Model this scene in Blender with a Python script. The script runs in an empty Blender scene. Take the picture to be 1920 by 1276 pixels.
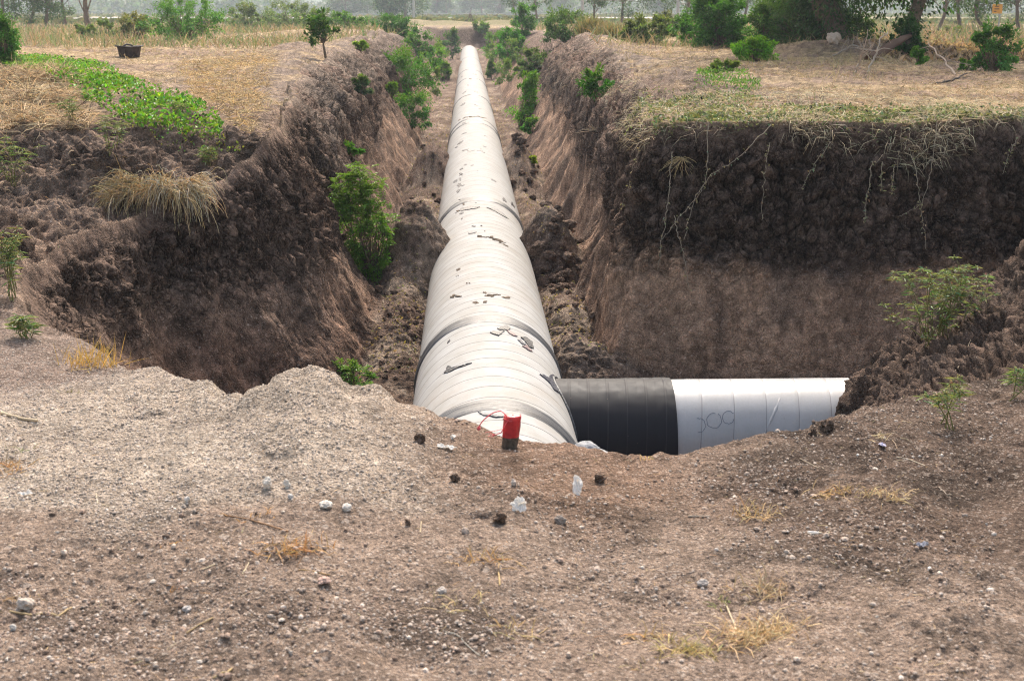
import bpy, math, random
import numpy as np
from mathutils import Vector
S = bpy.context.scene
C = S.collection
rad = math.radians
random.seed(7)
RS = np.random.RandomState(11)

# ------------------------------------------------------------------ camera
ZC = 1.5
FPX = 2667.0                      # focal length measured in photo pixels (50 mm on 36 mm)
PITCH = math.atan((638-20)/FPX)
YAW = math.atan(85*math.cos(PITCH)/FPX)
cam = bpy.data.objects.new('camera', bpy.data.cameras.new('camera'))
C.objects.link(cam); S.camera = cam
cam.data.lens = 50; cam.data.sensor_width = 36
cam.data.clip_start = 0.1; cam.data.clip_end = 6000
cam.location = (0, 0, ZC)
cam.rotation_euler = (rad(90)-PITCH, 0, -YAW)
cam.data.dof.use_dof = True
cam.data.dof.focus_distance = 11.0
cam.data.dof.aperture_fstop = 8.0

# ------------------------------------------------------------------ world and sun
SUN_EL, SUN_AZ = rad(49), rad(6)        # azimuth from +Y towards +X
w = bpy.data.worlds.new("World"); S.world = w; w.use_nodes = True
nt = w.node_tree; nt.nodes.clear()
sky = nt.nodes.new('ShaderNodeTexSky'); sky.sky_type = 'NISHITA'; sky.sun_disc = False
sky.sun_elevation = SUN_EL; sky.sun_rotation = SUN_AZ
sky.air_density = 1.3; sky.dust_density = 5.0; sky.ozone_density = 1.0
bg = nt.nodes.new('ShaderNodeBackground'); bg.inputs[1].default_value = 0.15
wo = nt.nodes.new('ShaderNodeOutputWorld')
wm_ = nt.nodes.new('ShaderNodeMix'); wm_.data_type = 'RGBA'; wm_.blend_type = 'MULTIPLY'; wm_.inputs[0].default_value = 1; wm_.inputs[7].default_value = (1.07, 1.0, .90, 1)
nt.links.new(sky.outputs[0], wm_.inputs[6]); nt.links.new(wm_.outputs[2], bg.inputs[0]); nt.links.new(bg.outputs[0], wo.inputs[0])
sun = bpy.data.objects.new('sun', bpy.data.lights.new('sun', 'SUN')); C.objects.link(sun)
sun.data.energy = 2.0; sun.data.angle = rad(0.6); sun.data.color = (1, .975, .93)
sd = Vector((math.cos(SUN_EL)*math.sin(SUN_AZ), math.cos(SUN_EL)*math.cos(SUN_AZ), math.sin(SUN_EL)))
sun.rotation_euler = sd.to_track_quat('Z', 'Y').to_euler()
S.view_settings.view_transform = 'Standard'; S.view_settings.look = 'None'
S.view_settings.gamma = 1; S.view_settings.use_curve_mapping = False
S.view_settings.exposure = 1.12
S.cycles.volume_bounces = 0
S.cycles.max_bounces = 6; S.cycles.diffuse_bounces = 3; S.cycles.glossy_bounces = 3
S.cycles.transmission_bounces = 3; S.cycles.transparent_max_bounces = 4
S.cycles.caustics_reflective = False; S.cycles.caustics_refractive = False
S.cycles.pixel_filter_type = 'BLACKMAN_HARRIS'; S.cycles.filter_width = 1.15
try:
    S.cycles.use_denoising = True; S.cycles.denoiser = 'OPENIMAGEDENOISE'; S.cycles.denoising_prefilter = 'NONE'
except Exception: pass

# ------------------------------------------------------------------ measuring helpers
_F = np.array((math.sin(YAW)*math.cos(PITCH), math.cos(YAW)*math.cos(PITCH), -math.sin(PITCH)))
_R = np.array((math.cos(YAW), -math.sin(YAW), 0.0))
_U = np.cross(_R, _F)
def ray(px, py):
    return _F + _R*(px-960)/FPX - _U*(py-638)/FPX
def at_y(px, py, Y):
    d = ray(px, py); t = Y/d[1]; return (d[0]*t, Y, ZC+d[2]*t)
def at_z(px, py, z):
    d = ray(px, py); t = (z-ZC)/d[2]; return (d[0]*t, d[1]*t, z)

# ------------------------------------------------------------------ noise
def _hash(xi, yi, zi, seed):
    h = (xi*np.uint32(374761393) + yi*np.uint32(668265263) + zi*np.uint32(2246822519) + np.uint32(seed*3266489917 & 0xffffffff))
    h = (h ^ (h >> np.uint32(13)))*np.uint32(1274126177)
    h = (h ^ (h >> np.uint32(15)))*np.uint32(2654435761)
    return h ^ (h >> np.uint32(16))
def _u(h): return (h & np.uint32(0xffffff)).astype(np.float32)/16777215.0
def vnoise(x, y, z, seed=0):
    x = np.asarray(x, np.float32); y = np.asarray(y, np.float32); z = np.asarray(z, np.float32)
    x, y, z = np.broadcast_arrays(x, y, z)
    fx, fy, fz = np.floor(x), np.floor(y), np.floor(z)
    xi, yi, zi = [a.astype(np.int64).astype(np.uint32) for a in (fx, fy, fz)]
    tx, ty, tz = x-fx, y-fy, z-fz
    sx, sy, sz = [t*t*(3-2*t) for t in (tx, ty, tz)]
    o = np.uint32(1)
    r = 0
    for dz in (0, 1):
        wz = sz if dz else 1-sz
        for dy in (0, 1):
            wy = sy if dy else 1-sy
            a = _u(_hash(xi, yi+np.uint32(dy), zi+np.uint32(dz), seed))
            b = _u(_hash(xi+o, yi+np.uint32(dy), zi+np.uint32(dz), seed))
            r = r + wz*wy*(a+(b-a)*sx)
    return r*2-1
def fbm(x, y, z, octs=4, seed=0, gain=.5, lac=2.03):
    r = 0; a = 1.0; f = 1.0; n = 0
    for k in range(octs):
        r = r + a*vnoise(x*f+k*7.3, y*f+k*3.1, z*f+k*5.7, seed+k); n += a; a *= gain; f *= lac
    return r/n
def cell(x, y, z, seed=0):
    x = np.asarray(x, np.float32); y = np.asarray(y, np.float32); z = np.asarray(z, np.float32)
    fx, fy, fz = np.floor(x), np.floor(y), np.floor(z)
    xi, yi, zi = [a.astype(np.int64).astype(np.uint32) for a in (fx, fy, fz)]
    tx, ty, tz = x-fx, y-fy, z-fz
    f1 = np.full(x.shape, 9, np.float32); f2 = f1.copy()
    for dx in (-1, 0, 1):
        for dy in (-1, 0, 1):
            for dz in (-1, 0, 1):
                h = _hash(xi+np.uint32(dx & 0xffffffff), yi+np.uint32(dy & 0xffffffff), zi+np.uint32(dz & 0xffffffff), seed)
                px = (h & np.uint32(1023)).astype(np.float32)/1023
                py = ((h >> np.uint32(10)) & np.uint32(1023)).astype(np.float32)/1023
                pz = ((h >> np.uint32(20)) & np.uint32(1023)).astype(np.float32)/1023
                d = (dx+px-tx)**2+(dy+py-ty)**2+(dz+pz-tz)**2
                m = d < f1
                f2 = np.where(m, f1, np.minimum(f2, d)); f1 = np.where(m, d, f1)
    return np.sqrt(f1), np.sqrt(f2)
def sm(a, b, x):
    t = np.clip((x-a)/(b-a), 0, 1); return t*t*(3-2*t)

# ------------------------------------------------------------------ mesh / object helpers
def mesh_obj(name, V, Fc, mat, parent=None, smooth=False, col=None, loc=None):
    V = np.asarray(V, np.float32); Fc = np.asarray(Fc, np.int32)
    if loc is not None: V = V-np.asarray(loc, np.float32)
    me = bpy.data.meshes.new(name)
    n = Fc.shape[1]
    me.vertices.add(len(V)); me.vertices.foreach_set('co', V.ravel())
    me.loops.add(Fc.size); me.loops.foreach_set('vertex_index', Fc.ravel())
    me.polygons.add(len(Fc)); me.polygons.foreach_set('loop_start', np.arange(0, Fc.size, n, dtype=np.int32))
    me.polygons.foreach_set('loop_total', np.full(len(Fc), n, np.int32))
    me.polygons.foreach_set('use_smooth', np.full(len(Fc), smooth, bool))
    me.update(calc_edges=True)
    if col is not None:
        a = me.attributes.new('tint', 'FLOAT_COLOR', 'POINT')
        c = np.ones((len(V), 4), np.float32); c[:, :3] = col; a.data.foreach_set('color', c.ravel())
    if mat is not None: me.materials.append(mat)
    o = bpy.data.objects.new(name, me); C.objects.link(o)
    if loc is not None and parent is None: o.location = loc
    if parent is not None: o.parent = parent
    return o
def tag(o, label=None, cat=None, group=None, kind=None):
    if label: o['label'] = label
    if cat: o['category'] = cat
    if group: o['group'] = group
    if kind: o['kind'] = kind
    return o
def empty(name, loc, label, cat, group=None):
    o = bpy.data.objects.new(name, None); C.objects.link(o); o.location = loc
    o.empty_display_size = .1
    return tag(o, label, cat, group)
def tube(P, r, n=6, cap=True):
    P = np.asarray(P, float); m = len(P)
    r = np.broadcast_to(np.asarray(r, float), (m,))
    T = np.gradient(P, axis=0); T /= np.linalg.norm(T, axis=1)[:, None]+1e-9
    a = np.array((0, 0, 1.0)) if abs(T[0, 2]) < .8 else np.array((1.0, 0, 0))
    A = np.cross(T, a); A /= np.linalg.norm(A, axis=1)[:, None]+1e-9
    B = np.cross(T, A)
    th = np.arange(n)*2*math.pi/n
    V = P[:, None]+r[:, None, None]*(np.cos(th)[None, :, None]*A[:, None]+np.sin(th)[None, :, None]*B[:, None])
    V = V.reshape(-1, 3)
    i = np.arange(m-1)[:, None]*n; j = np.arange(n)[None]; k = (j+1) % n
    Fq = np.stack([i+j, i+k, i+n+k, i+n+j], -1).reshape(-1, 4)
    return V, Fq
class Bag:
    def __init__(s): s.V = []; s.F = []; s.c = []; s.n = 0
    def add(s, V, F, col=None):
        V = np.asarray(V, np.float32); s.V.append(V); s.F.append(np.asarray(F, np.int64)+s.n); s.n += len(V)
        if col is None: col = (1, 1, 1)
        s.c.append(np.broadcast_to(np.asarray(col, np.float32), (len(V), 3)))
    def build(s, name, mat, parent=None, smooth=False, loc=None):
        return mesh_obj(name, np.concatenate(s.V), np.concatenate(s.F), mat, parent, smooth, np.concatenate(s.c), loc)

# ------------------------------------------------------------------ materials
class M:
    def __init__(s, name):
        s.m = bpy.data.materials.new(name); s.m.use_nodes = True
        s.t = s.m.node_tree; s.t.nodes.clear()
        s.out = s.t.nodes.new('ShaderNodeOutputMaterial')
    def n(s, ty, **kw):
        o = s.t.nodes.new('ShaderNode'+ty)
        for k, v in kw.items():
            if k.startswith('i_'): o.inputs[k[2:].replace('_', ' ')].default_value = v
            else: setattr(o, k, v)
        return o
    def l(s, a, b): s.t.links.new(a, b)
    def math(s, op, a, b=None, clamp=False):
        o = s.n('Math', operation=op, use_clamp=clamp)
        for i, v in enumerate((a, b)):
            if v is None: continue
            if isinstance(v, (int, float)): o.inputs[i].default_value = v
            else: s.l(v, o.inputs[i])
        return o.outputs[0]
    def mul(s, a, b):           # colour multiply
        o = s.n('Mix', data_type='RGBA', blend_type='MULTIPLY'); o.inputs[0].default_value = 1
        for i, v in ((6, a), (7, b)):
            if isinstance(v, (tuple, list)): o.inputs[i].default_value = (*v, 1)
            else: s.l(v, o.inputs[i])
        return o.outputs[2]
    def mix(s, f, a, b):
        o = s.n('Mix', data_type='RGBA')
        if isinstance(f, (int, float)): o.inputs[0].default_value = f
        else: s.l(f, o.inputs[0])
        for i, v in ((6, a), (7, b)):
            if isinstance(v, (tuple, list)): o.inputs[i].default_value = (*v, 1)
            else: s.l(v, o.inputs[i])
        return o.outputs[2]
    def ramp(s, f, a, b, c0=(0, 0, 0), c1=(1, 1, 1)):
        o = s.n('ValToRGB'); e = o.color_ramp.elements
        e[0].position = a; e[0].color = (*c0, 1); e[1].position = b; e[1].color = (*c1, 1)
        s.l(f, o.inputs[0]); return o.outputs[0]
    def noise(s, scale, detail=4, rough=.6, vec=None, dist=0):
        o = s.n('TexNoise'); o.inputs['Scale'].default_value = scale; o.inputs['Detail'].default_value = detail
        o.inputs['Roughness'].default_value = rough; o.inputs['Distortion'].default_value = dist
        if vec is not None: s.l(vec, o.inputs['Vector'])
        return o.outputs['Fac']
    def fin(s, col, rough=.9, bump=None, dist=.02, strength=1.0, spec=.3, coat=0):
        p = s.n('BsdfPrincipled')
        if isinstance(col, tuple): p.inputs['Base Color'].default_value = (*col, 1)
        else: s.l(col, p.inputs['Base Color'])
        if isinstance(rough, (int, float)): p.inputs['Roughness'].default_value = rough
        else: s.l(rough, p.inputs['Roughness'])
        p.inputs['Specular IOR Level'].default_value = spec
        p.inputs['Coat Weight'].default_value = coat
        if bump is not None:
            b = s.n('Bump'); b.inputs['Distance'].default_value = dist; b.inputs['Strength'].default_value = strength
            s.l(bump, b.inputs['Height']); s.l(b.outputs[0], p.inputs['Normal'])
        s.l(p.outputs[0], s.out.inputs[0]); return s.m

def soil_material():
    m = M('soil')
    co = m.n('TexCoord').outputs['Object']
    tint = m.n('Attribute', attribute_name='tint').outputs['Color']
    geo = m.n('Attribute', attribute_name='grit').outputs['Fac']      # amount of pale gravel
    # crumb: several grain sizes
    n1 = m.noise(9, 6, .65, co)
    n2 = m.noise(60, 5, .7, co)
    n3 = m.noise(260, 3, .7, co)
    v1 = m.n('TexVoronoi', feature='F1', i_Scale=95.0); m.l(co, v1.inputs['Vector'])
    v2 = m.n('TexVoronoi', feature='F1', i_Scale=38.0); m.l(co, v2.inputs['Vector'])
    base = m.mul(tint, m.ramp(n1, .3, .7, (.72, .70, .68), (1.22, 1.2, 1.18)))
    base = m.mul(base, m.ramp(n2, .32, .68, (.50, .48, .46), (1.5, 1.5, 1.5)))
    base = m.mul(base, m.ramp(n3, .3, .7, (.6, .6, .6), (1.4, 1.4, 1.4)))
    # pale grains
    sel = m.n('SeparateColor'); m.l(v1.outputs['Color'], sel.inputs[0])
    g = m.math('GREATER_THAN', m.math('ADD', sel.outputs[0], geo), 1.0)
    inside = m.math('LESS_THAN', v1.outputs['Distance'], .42)
    g = m.math('MULTIPLY', g, inside)
    g = m.math('MULTIPLY', g, .8)
    grain = m.mix(.55, m.mul(tint, (2.3, 2.35, 2.4)), (.42, .36, .31))
    base = m.mix(g, base, grain)
    sel2 = m.n('SeparateColor'); m.l(v2.outputs['Color'], sel2.inputs[0])
    g2 = m.math('GREATER_THAN', m.math('ADD', sel2.outputs[1], m.math('MULTIPLY', geo, .35)), 1.0)
    g2 = m.math('MULTIPLY', m.math('MULTIPLY', g2, m.math('LESS_THAN', v2.outputs['Distance'], .38)), .8)
    base = m.mix(g2, base, grain)
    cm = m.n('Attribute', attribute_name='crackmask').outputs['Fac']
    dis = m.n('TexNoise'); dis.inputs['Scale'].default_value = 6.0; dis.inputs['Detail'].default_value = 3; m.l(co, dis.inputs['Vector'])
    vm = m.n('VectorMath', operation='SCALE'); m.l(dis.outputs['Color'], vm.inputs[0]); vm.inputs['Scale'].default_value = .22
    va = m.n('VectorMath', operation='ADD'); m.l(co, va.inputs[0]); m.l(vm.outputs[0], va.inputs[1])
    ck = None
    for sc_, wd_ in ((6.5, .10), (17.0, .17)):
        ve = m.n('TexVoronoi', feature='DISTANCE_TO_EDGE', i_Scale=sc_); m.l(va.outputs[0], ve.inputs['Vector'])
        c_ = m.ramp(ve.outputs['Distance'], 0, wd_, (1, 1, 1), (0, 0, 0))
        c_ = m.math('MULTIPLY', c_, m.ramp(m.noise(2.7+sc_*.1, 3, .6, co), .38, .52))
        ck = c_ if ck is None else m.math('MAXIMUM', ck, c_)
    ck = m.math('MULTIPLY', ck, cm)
    base = m.mix(m.math('MULTIPLY', ck, .75), base, m.mul(base, (.30, .27, .26)))  # crevice shade mixed into the soil colour along the crack lines
    h = m.math('ADD', m.math('MULTIPLY', n2, 1.0), m.math('MULTIPLY', n3, .35))
    h = m.math('ADD', h, m.math('MULTIPLY', m.math('SUBTRACT', .5, v1.outputs['Distance']), .45))
    h = m.math('ADD', h, m.math('MULTIPLY', n1, 1.6))
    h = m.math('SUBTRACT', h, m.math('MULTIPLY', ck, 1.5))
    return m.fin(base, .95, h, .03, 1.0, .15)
SOIL = soil_material()

def simple(name, col, rough=.8, nscale=30, var=.25, spec=.3, tinted=False, bump=.004, coat=0):
    m = M(name); co = m.n('TexCoord').outputs['Object']
    n = m.noise(nscale, 4, .6, co)
    a = tuple(max(0, 1-var) for _ in range(3)); b = tuple(1+var for _ in range(3))
    c = m.mul(m.ramp(n, .3, .7, a, b), col)
    if tinted: c = m.mul(c, m.n('Attribute', attribute_name='tint').outputs['Color'])
    return m.fin(c, rough, n, bump, .8, spec, coat)
def leaf_material(name, trans=.35, rough=.5, tc=(1.1, 1.15, .5)):
    m = M(name)
    c = m.n('Attribute', attribute_name='tint').outputs['Color']
    p = m.n('BsdfPrincipled'); m.l(c, p.inputs['Base Color']); p.inputs['Roughness'].default_value = rough
    p.inputs['Specular IOR Level'].default_value = .35
    t = m.n('BsdfTranslucent'); m.l(m.mul(c, tc), t.inputs[0])
    mx = m.n('MixShader'); mx.inputs[0].default_value = trans
    m.l(p.outputs[0], mx.inputs[1]); m.l(t.outputs[0], mx.inputs[2]); m.l(mx.outputs[0], m.out.inputs[0])
    return m.m
PAPER = leaf_material('paper', .45, .8, (1, 1, 1)); LEAF = leaf_material('leaf'); STRAW = leaf_material('straw', .25, .8, (1, .95, .85))
BARK = simple('bark', (.16, .12, .085), .9, 25, .35, .2, True)
ROCK = simple('rock', (1, 1, 1), .9, 60, .22, .25, True, .006)
CLOD = SOIL

# ------------------------------------------------------------------ pit outline (world metres)
RIM = np.array([(-3.2,110),(-3.2,80),(-3.2,60),(-3.1,44),(-2.95,30),(-2.7,24),(-2.3,18),(-2.05,15.7),(-1.85,13.6),(-1.98,12.8),(-2.2,12.3),(-2.75,11.6),
 (-3.0,10.6),(-3.0,9.4),(-2.65,8.3),(-2.1,7.4),(-1.6,6.55),(-1.2,5.85),(-.95,5.62),(-.78,5.55),(-.55,5.36),(-.2,5.3),(0,5.22),(.15,5.1),
 (.4,5.05),(.76,5.0),(1.0,5.1),(1.32,5.3),(1.8,5.75),(2.4,6.2),(6,6.6),(14,7.0),(16,14.6),(9,14.1),(6,13.9),(4,13.75),(3,13.85),(2.3,13.7),(1.85,13.8),
 (1.8,14.6),(2.15,17),(2.8,24),(3.3,30),(3.8,45),(4.0,63),(3.7,85),(3.2,110)], float)
TOE = np.array([(-1.2,107),(-1.25,80),(-1.25,60),(-1.25,39),(-1.2,25),(-1.12,18),(-.98,15),(-.95,13.4),(-1.15,12.3),(-1.6,11.75),(-2.1,10.9),
 (-2.1,10.1),(-1.6,9.5),(-1.0,8.6),(-.5,8.0),(.3,7.6),(1,7.3),(2,7.1),(6,7.6),(11,8),(12,13.2),(6,13.1),(2,13.0),(1.4,13.1),(1.22,13.6),(1.2,15.3),
 (1.38,20),(1.42,30),(1.45,45),(1.35,70),(1.2,107)], float)
def poly_dist(P, x, y):
    d = np.full(x.shape, 1e9, np.float32); ins = np.zeros(x.shape, bool)
    n = len(P)
    for i in range(n):
        ax, ay = P[i]; bx, by = P[(i+1) % n]
        ex, ey = bx-ax, by-ay; L = ex*ex+ey*ey
        t = np.clip(((x-ax)*ex+(y-ay)*ey)/L, 0, 1)
        dd = (x-ax-t*ex)**2+(y-ay-t*ey)**2
        d = np.minimum(d, dd)
        c = ((ay > y) != (by > y))
        with np.errstate(divide='ignore', invalid='ignore'):
            xc = ax+(y-ay)*ex/(ey if ey != 0 else 1e-9)
        ins ^= c & (x < xc)
    return np.sqrt(d), ins

# control heights of the land outside the pit: (X, Y, z)
CTL = []
def cz(px, py, z): CTL.append(at_z(px, py, z))
for px, py, z in [(450,300,.18),(400,340,.02),(230,400,-.12),(130,430,-.12),(60,480,-.18),(0,560,-.1),(100,600,-.2),(200,680,-.15),(250,735,-.04),(340,750,-.04),(400,728,.02),
    (440,733,.02),(470,760,-.05),(490,728,.08),(540,705,.13),(600,692,.16),(680,722,.1),(770,748,.04),(850,780,.0),(930,826,-.03),(1030,829,-.03),(1100,850,-.05),(1180,868,-.08),(1280,871,-.08),
    (1400,846,-.08),(1540,826,-.1),(1700,832,-.14),(1860,865,-.16),(560,190,.5),(470,240,.42),(640,130,.5),(740,80,.5),(0,400,.1),(0,200,.48),(200,260,.4),
    (1200,215,.45),(1400,215,.46),(1600,217,.46),(1900,212,.48),(1120,110,.5),(1060,62,.5),(300,230,.42),(0,650,-.1)]: cz(px, py, z)
CTL += [(x, y, z) for x, y, z in [(-1.2,4.2,.02),(0,4.2,.0),(1.2,4.2,-.05),(2,4.4,-.1),(-1,3.2,0),(0,3.2,0),(1,3.2,0),(0,1.5,0),(-1.5,1.5,0),(1.5,1.5,0),(-3,4,.0),(3,4,-.05),
    (-6,8,.3),(-9,14,.5),(-8,25,.52),(8,25,.52),(12,40,.5),(-14,40,.5),(0,100,.35),(0,140,.3),(-40,150,.3),(40,150,.3),(0,400,.2),(0,1000,.2),(7,9,.4),(6,6,.1),(10,14,.5),(4,16,.5),(-4,17,.52)]]
CTL = np.array(CTL)
def warp(x, y): return x/y*22, np.log(y)*9
def zout(x, y):
    qx, qy = warp(x, y); num = 0; den = 0
    for X, Y, z in CTL:
        cx, cy = warp(X, Y)
        w_ = 1/(((qx-cx)**2+(qy-cy)**2)+.02)**1.9
        num = num+w_*z; den = den+w_
    return num/den
def zfloor(x, y):
    z = np.full(np.shape(x), -1.98)
    def g(cx, cy, sx, sy, a): return a*np.exp(-((x-cx)/sx)**2-((y-cy)/sy)**2)
    z = z+g(-.52,16.2,.55,.55,1.15)+g(-.75,14.8,.4,1.6,.55)
    z = z+g(.95,16.9,.5,.6,1.1)+g(1.05,15.0,.4,1.6,.5)+g(.95,13.2,.22,.5,.3)
    z = z+g(-.66,27.3,.5,.9,1.0)+g(.95,28.0,.45,1.1,1.0)+g(-.8,24,.4,1.8,.3)+g(1.05,24,.3,2,.25)
    z = z+g(-.6,76,.9,3,1.0)+g(-.9,47,.5,4,.3)+g(1.1,40,.4,3,.3)
    z = z+g(0.2,106,2,3,.9)
    z = z+g(1.35,13.0,.3,.3,.25)
    # loose fill that buries the branch on the right
    ys = 9.75+(x-2.5)*.1
    xs = x+.35*np.clip(9.5-y, 0, 2.5)
    F = -1.32+.40*sm(2.72, 2.96, xs)+.62*np.clip(xs-2.90, 0, 1.2)+.2*np.clip(xs-4.1, 0, 2)
    F = F-1.3*np.clip(y-ys, 0, 3)-3.5*np.clip(2.74-xs, 0, 2)
    F = np.minimum(F, .4)
    return np.maximum(z, F)

# ------------------------------------------------------------------ ground grid
def rows():
    ys = [.6]
    while ys[-1] < 1000:
        y = ys[-1]
        if y < 2.6: d = .03
        elif y < 6.6: d = 1.0*y*y/(1422*1.5)
        elif y < 11.4: d = .022
        elif y < 12.7: d = .010
        elif y < 14.3: d = .0055
        elif y < 17.5: d = .017
        elif y < 50: d = y*.0042
        elif y < 130: d = y*.011
        else: d = y*.04
        ys.append(y+d)
    return np.array(ys)
YR = rows()
UC = np.concatenate([-.395-np.geomspace(.004, 1.1, 34)[::-1], np.arange(-.395, .3951, .00105), .395+np.geomspace(.004, 1.1, 34)])
NR, NC = len(YR), len(UC)
GY, GU = np.meshgrid(YR, UC, indexing='ij')
GX = GU*GY
def shape_z(x, y):
    """land height before the fine relief, with wall parameter t (0 = rim .. 1 = toe) and masks"""
    zo = zout(x, y)
    wob = fbm(x*.9, y*.9, 0*x, 3, 5)*.16*sm(8, 11, y)+fbm(x*2.4, y*2.4, 0*x, 3, 8)*.13*sm(8, 11, y)
    xx = x+wob; yy = y+wob*.7
    dR, iR = poly_dist(RIM, xx, yy)
    dT, iT = poly_dist(TOE, xx, yy)
    t = np.where(iR, np.where(iT, 1.0, dR/(dR+dT+1e-6)), 0.0)
    south = sm(9.4, 8.2, y)*sm(-3.2, -2.2, x)
    tk = .22+.26*sm(14, 22, y); pk = .20+.04*sm(14, 22, y)
    Pn = np.where(t < tk, pk*(np.clip(t, 0, 1)/tk)**1.3, pk+(1-pk)*(np.clip((t-tk)/(1-tk), 0, 1))**.85)
    Ps = t
    P = Pn*(1-south)+Ps*south
    bowl = sm(-1.2, -1.9, x)*sm(10.4, 9.4, y)*(1-sm(7, 6.5, y))
    P = P*(1-bowl)+t*bowl
    zf = zfloor(x, y)
    z = zo+(zf-zo)*P
    # rounded lip: soften outside edge
    lip = np.where(iR, 0, np.exp(-dR/.35))*sm(8.5, 11, y)
    z = z-(.11+.16*fbm(x*1.6, y*1.6, 0*x, 3, 9))*lip
    return z, t, dR, iR, dT, iT, lip, zf
Z0 = np.zeros_like(GX); T0 = np.zeros_like(GX); DR = np.full_like(GX, 50.); IR = np.zeros(GX.shape, bool); IT = IR.copy(); LIP = np.zeros_like(GX)
k = int(np.searchsorted(YR, 116))
r_ = shape_z(GX[:k], GY[:k])
Z0[:k], T0[:k], DR[:k], IR[:k], IT[:k], LIP[:k] = r_[0], r_[1], r_[2], r_[3], r_[5], r_[6]
Z0[k:] = zout(GX[k:], GY[k:])

def add_g(cx, cy, sx, sy, a, rot=0):
    c, s = math.cos(rot), math.sin(rot)
    dx, dy = GX-cx, GY-cy
    return a*np.exp(-((dx*c+dy*s)/sx)**2-((-dx*s+dy*c)/sy)**2)
out = ~IR
nearm = sm(7.5, 6.3, GY)
# broad relief
k2 = int(np.searchsorted(YR, 200))
rel = np.zeros_like(GX)
rel[:k2] = fbm(GX[:k2]*.55, GY[:k2]*.55, 0*GX[:k2], 4, 21)
Z0 += rel*.06*sm(9, 13, GY)*(1-T0)
Z0 += rel*.05*nearm
# spoil humps on both banks
for a in [(-3.7,33,.9,2.2,.35),(-3.1,41,.8,3,.35),(-2.9,25,.8,1.6,.18),(2.75,19,.6,1.0,.28),(3.8,21,1.3,1.4,.1),(3.6,45,1.1,5,.35),(3.2,33,.8,3,.22),(-3.3,52,1,4,.4),(-6,60,3,4,.3),
          (-5.2,16.5,1.2,.8,.30),(-4.3,15.2,.5,.35,.14),(-5.9,15,.6,.4,-.12),(-3.6,13.6,.8,.5,.1),(-3.0,14.6,.5,.4,.12),(-2,124,2.2,2,.4),(3,125,2.5,2,.45),(-5,130,3,2,.45),(0,120,1.2,1,.3),(8.6,33,2.2,1.0,.35)]:
    Z0 += add_g(*a)*(1-T0)
# small dug hollows and ruts in the foreground
for a in [(-1.28,5.35,.10,.06,-.05),(-.62,4.55,.06,.04,-.03),(.03,4.15,.05,.035,-.05),(-.55,3.95,.3,.08,-.02),(.9,3.6,.4,.1,-.02),(.15,4.35,.25,.06,.03),(1.3,4.6,.3,.12,.03),(-.9,4.8,.25,.15,.03),(-1.0,5.62,.05,.12,-.08)]:
    Z0 += add_g(*a)
# ------------------------------------------------------------------ 3-D relief along the normals
P3 = np.stack([GX, GY, Z0], -1).astype(np.float32)
def normals(P):
    a = np.gradient(P, axis=0); b = np.gradient(P, axis=1)
    n = np.cross(b, a); n /= np.linalg.norm(n, axis=-1)[..., None]+1e-12
    return n
def blur(A, n):
    for _ in range(n):
        A[1:-1] = (A[:-2]+2*A[1:-1]+A[2:])/4
        A[:, 1:-1] = (A[:, :-2]+2*A[:, 1:-1]+A[:, 2:])/4
    return A
N3 = blur(normals(P3), 14); N3 /= np.linalg.norm(N3, axis=-1)[..., None]+1e-9
steep = 1-N3[..., 2]
wall = (T0 > .02) & (T0 < .995)
kN = int(np.searchsorted(YR, 60))
X_, Y_, Z_ = P3[:kN, :, 0], P3[:kN, :, 1], P3[:kN, :, 2]
wm = (sm(.0, .25, T0)*(1-.6*sm(.93, 1., T0)))[:kN]
disp = np.zeros(GX.shape, np.float32)
big = fbm(X_*1.3, Y_*1.3, Z_*.8, 3, 31)
mid = fbm(X_*5, Y_*5, Z_*3.2, 4, 32, .55)
col_ = fbm(X_*7, Y_*7, Z_*1.3, 3, 33, .55)           # vertical ribs
wx = .10*fbm(X_*4, Y_*4, Z_*4, 3, 35); wy = .10*fbm(X_*4+9, Y_*4, Z_*4, 3, 36)
f1, f2 = cell((X_+wx)*8, (Y_+wy)*8, (Z_+wx-wy)*8, 41)
top_ = sm(-1.05, -.55, Z_+.25*big)                      # clodded topsoil
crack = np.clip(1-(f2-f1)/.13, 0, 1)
g1, g2 = cell((X_-wy)*21, (Y_+wx)*21, (Z_+wy)*21, 43)
dw = wm*(.15*big+.10*mid*(.35+.9*top_)+.03*col_*(.45+.6*top_)+(.30-f1*f1)*.11*(.05+1.0*top_)*(.15+1.7*sm(-.25, .35, fbm(X_*1.9, Y_*1.9, Z_*2.4, 3, 37)))-crack*.05*(.25+.75*top_)+(.30-g1*g1)*.055*(.10+.95*top_)*(.3+1.3*sm(-.3, .3, big)))
disp[:kN] += dw
# floor clods
fl = (IT[:kN]*1.0)*(1-sm(9.5, 7.5, Y_)*0)
clump = sm(-.1, .45, fbm(X_*1.6, Y_*1.6, 0*X_, 3, 51)+.25*np.exp(-((X_-1.15)/.5)**2-((Y_-16.2)/2)**2)+.2*np.exp(-((X_-2.5)/1.2)**2-((Y_-7.8)/1.2)**2))
fin_ = fbm(X_*19, Y_*19, Z_*19, 3, 56, .6)
disp[:kN] += (fl+wm*.5)*fin_*.022
disp[:kN] += fl*(mid*.05+clump*((.30-f1*f1)*.09+(.30-g1*g1)*.035)+.01)
fillm = (sm(2.4, 2.7, X_+.35*np.clip(9.5-Y_, 0, 2.5))*sm(11.2, 10.6, Y_)*sm(5.6, 6.3, Y_)).astype(np.float32)*IR[:kN]
disp[:kN] += fillm*((.30-f1*f1)*.035+mid*.06+big*.05+(.30-g1*g1)*.04+fin_*.035)
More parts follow.
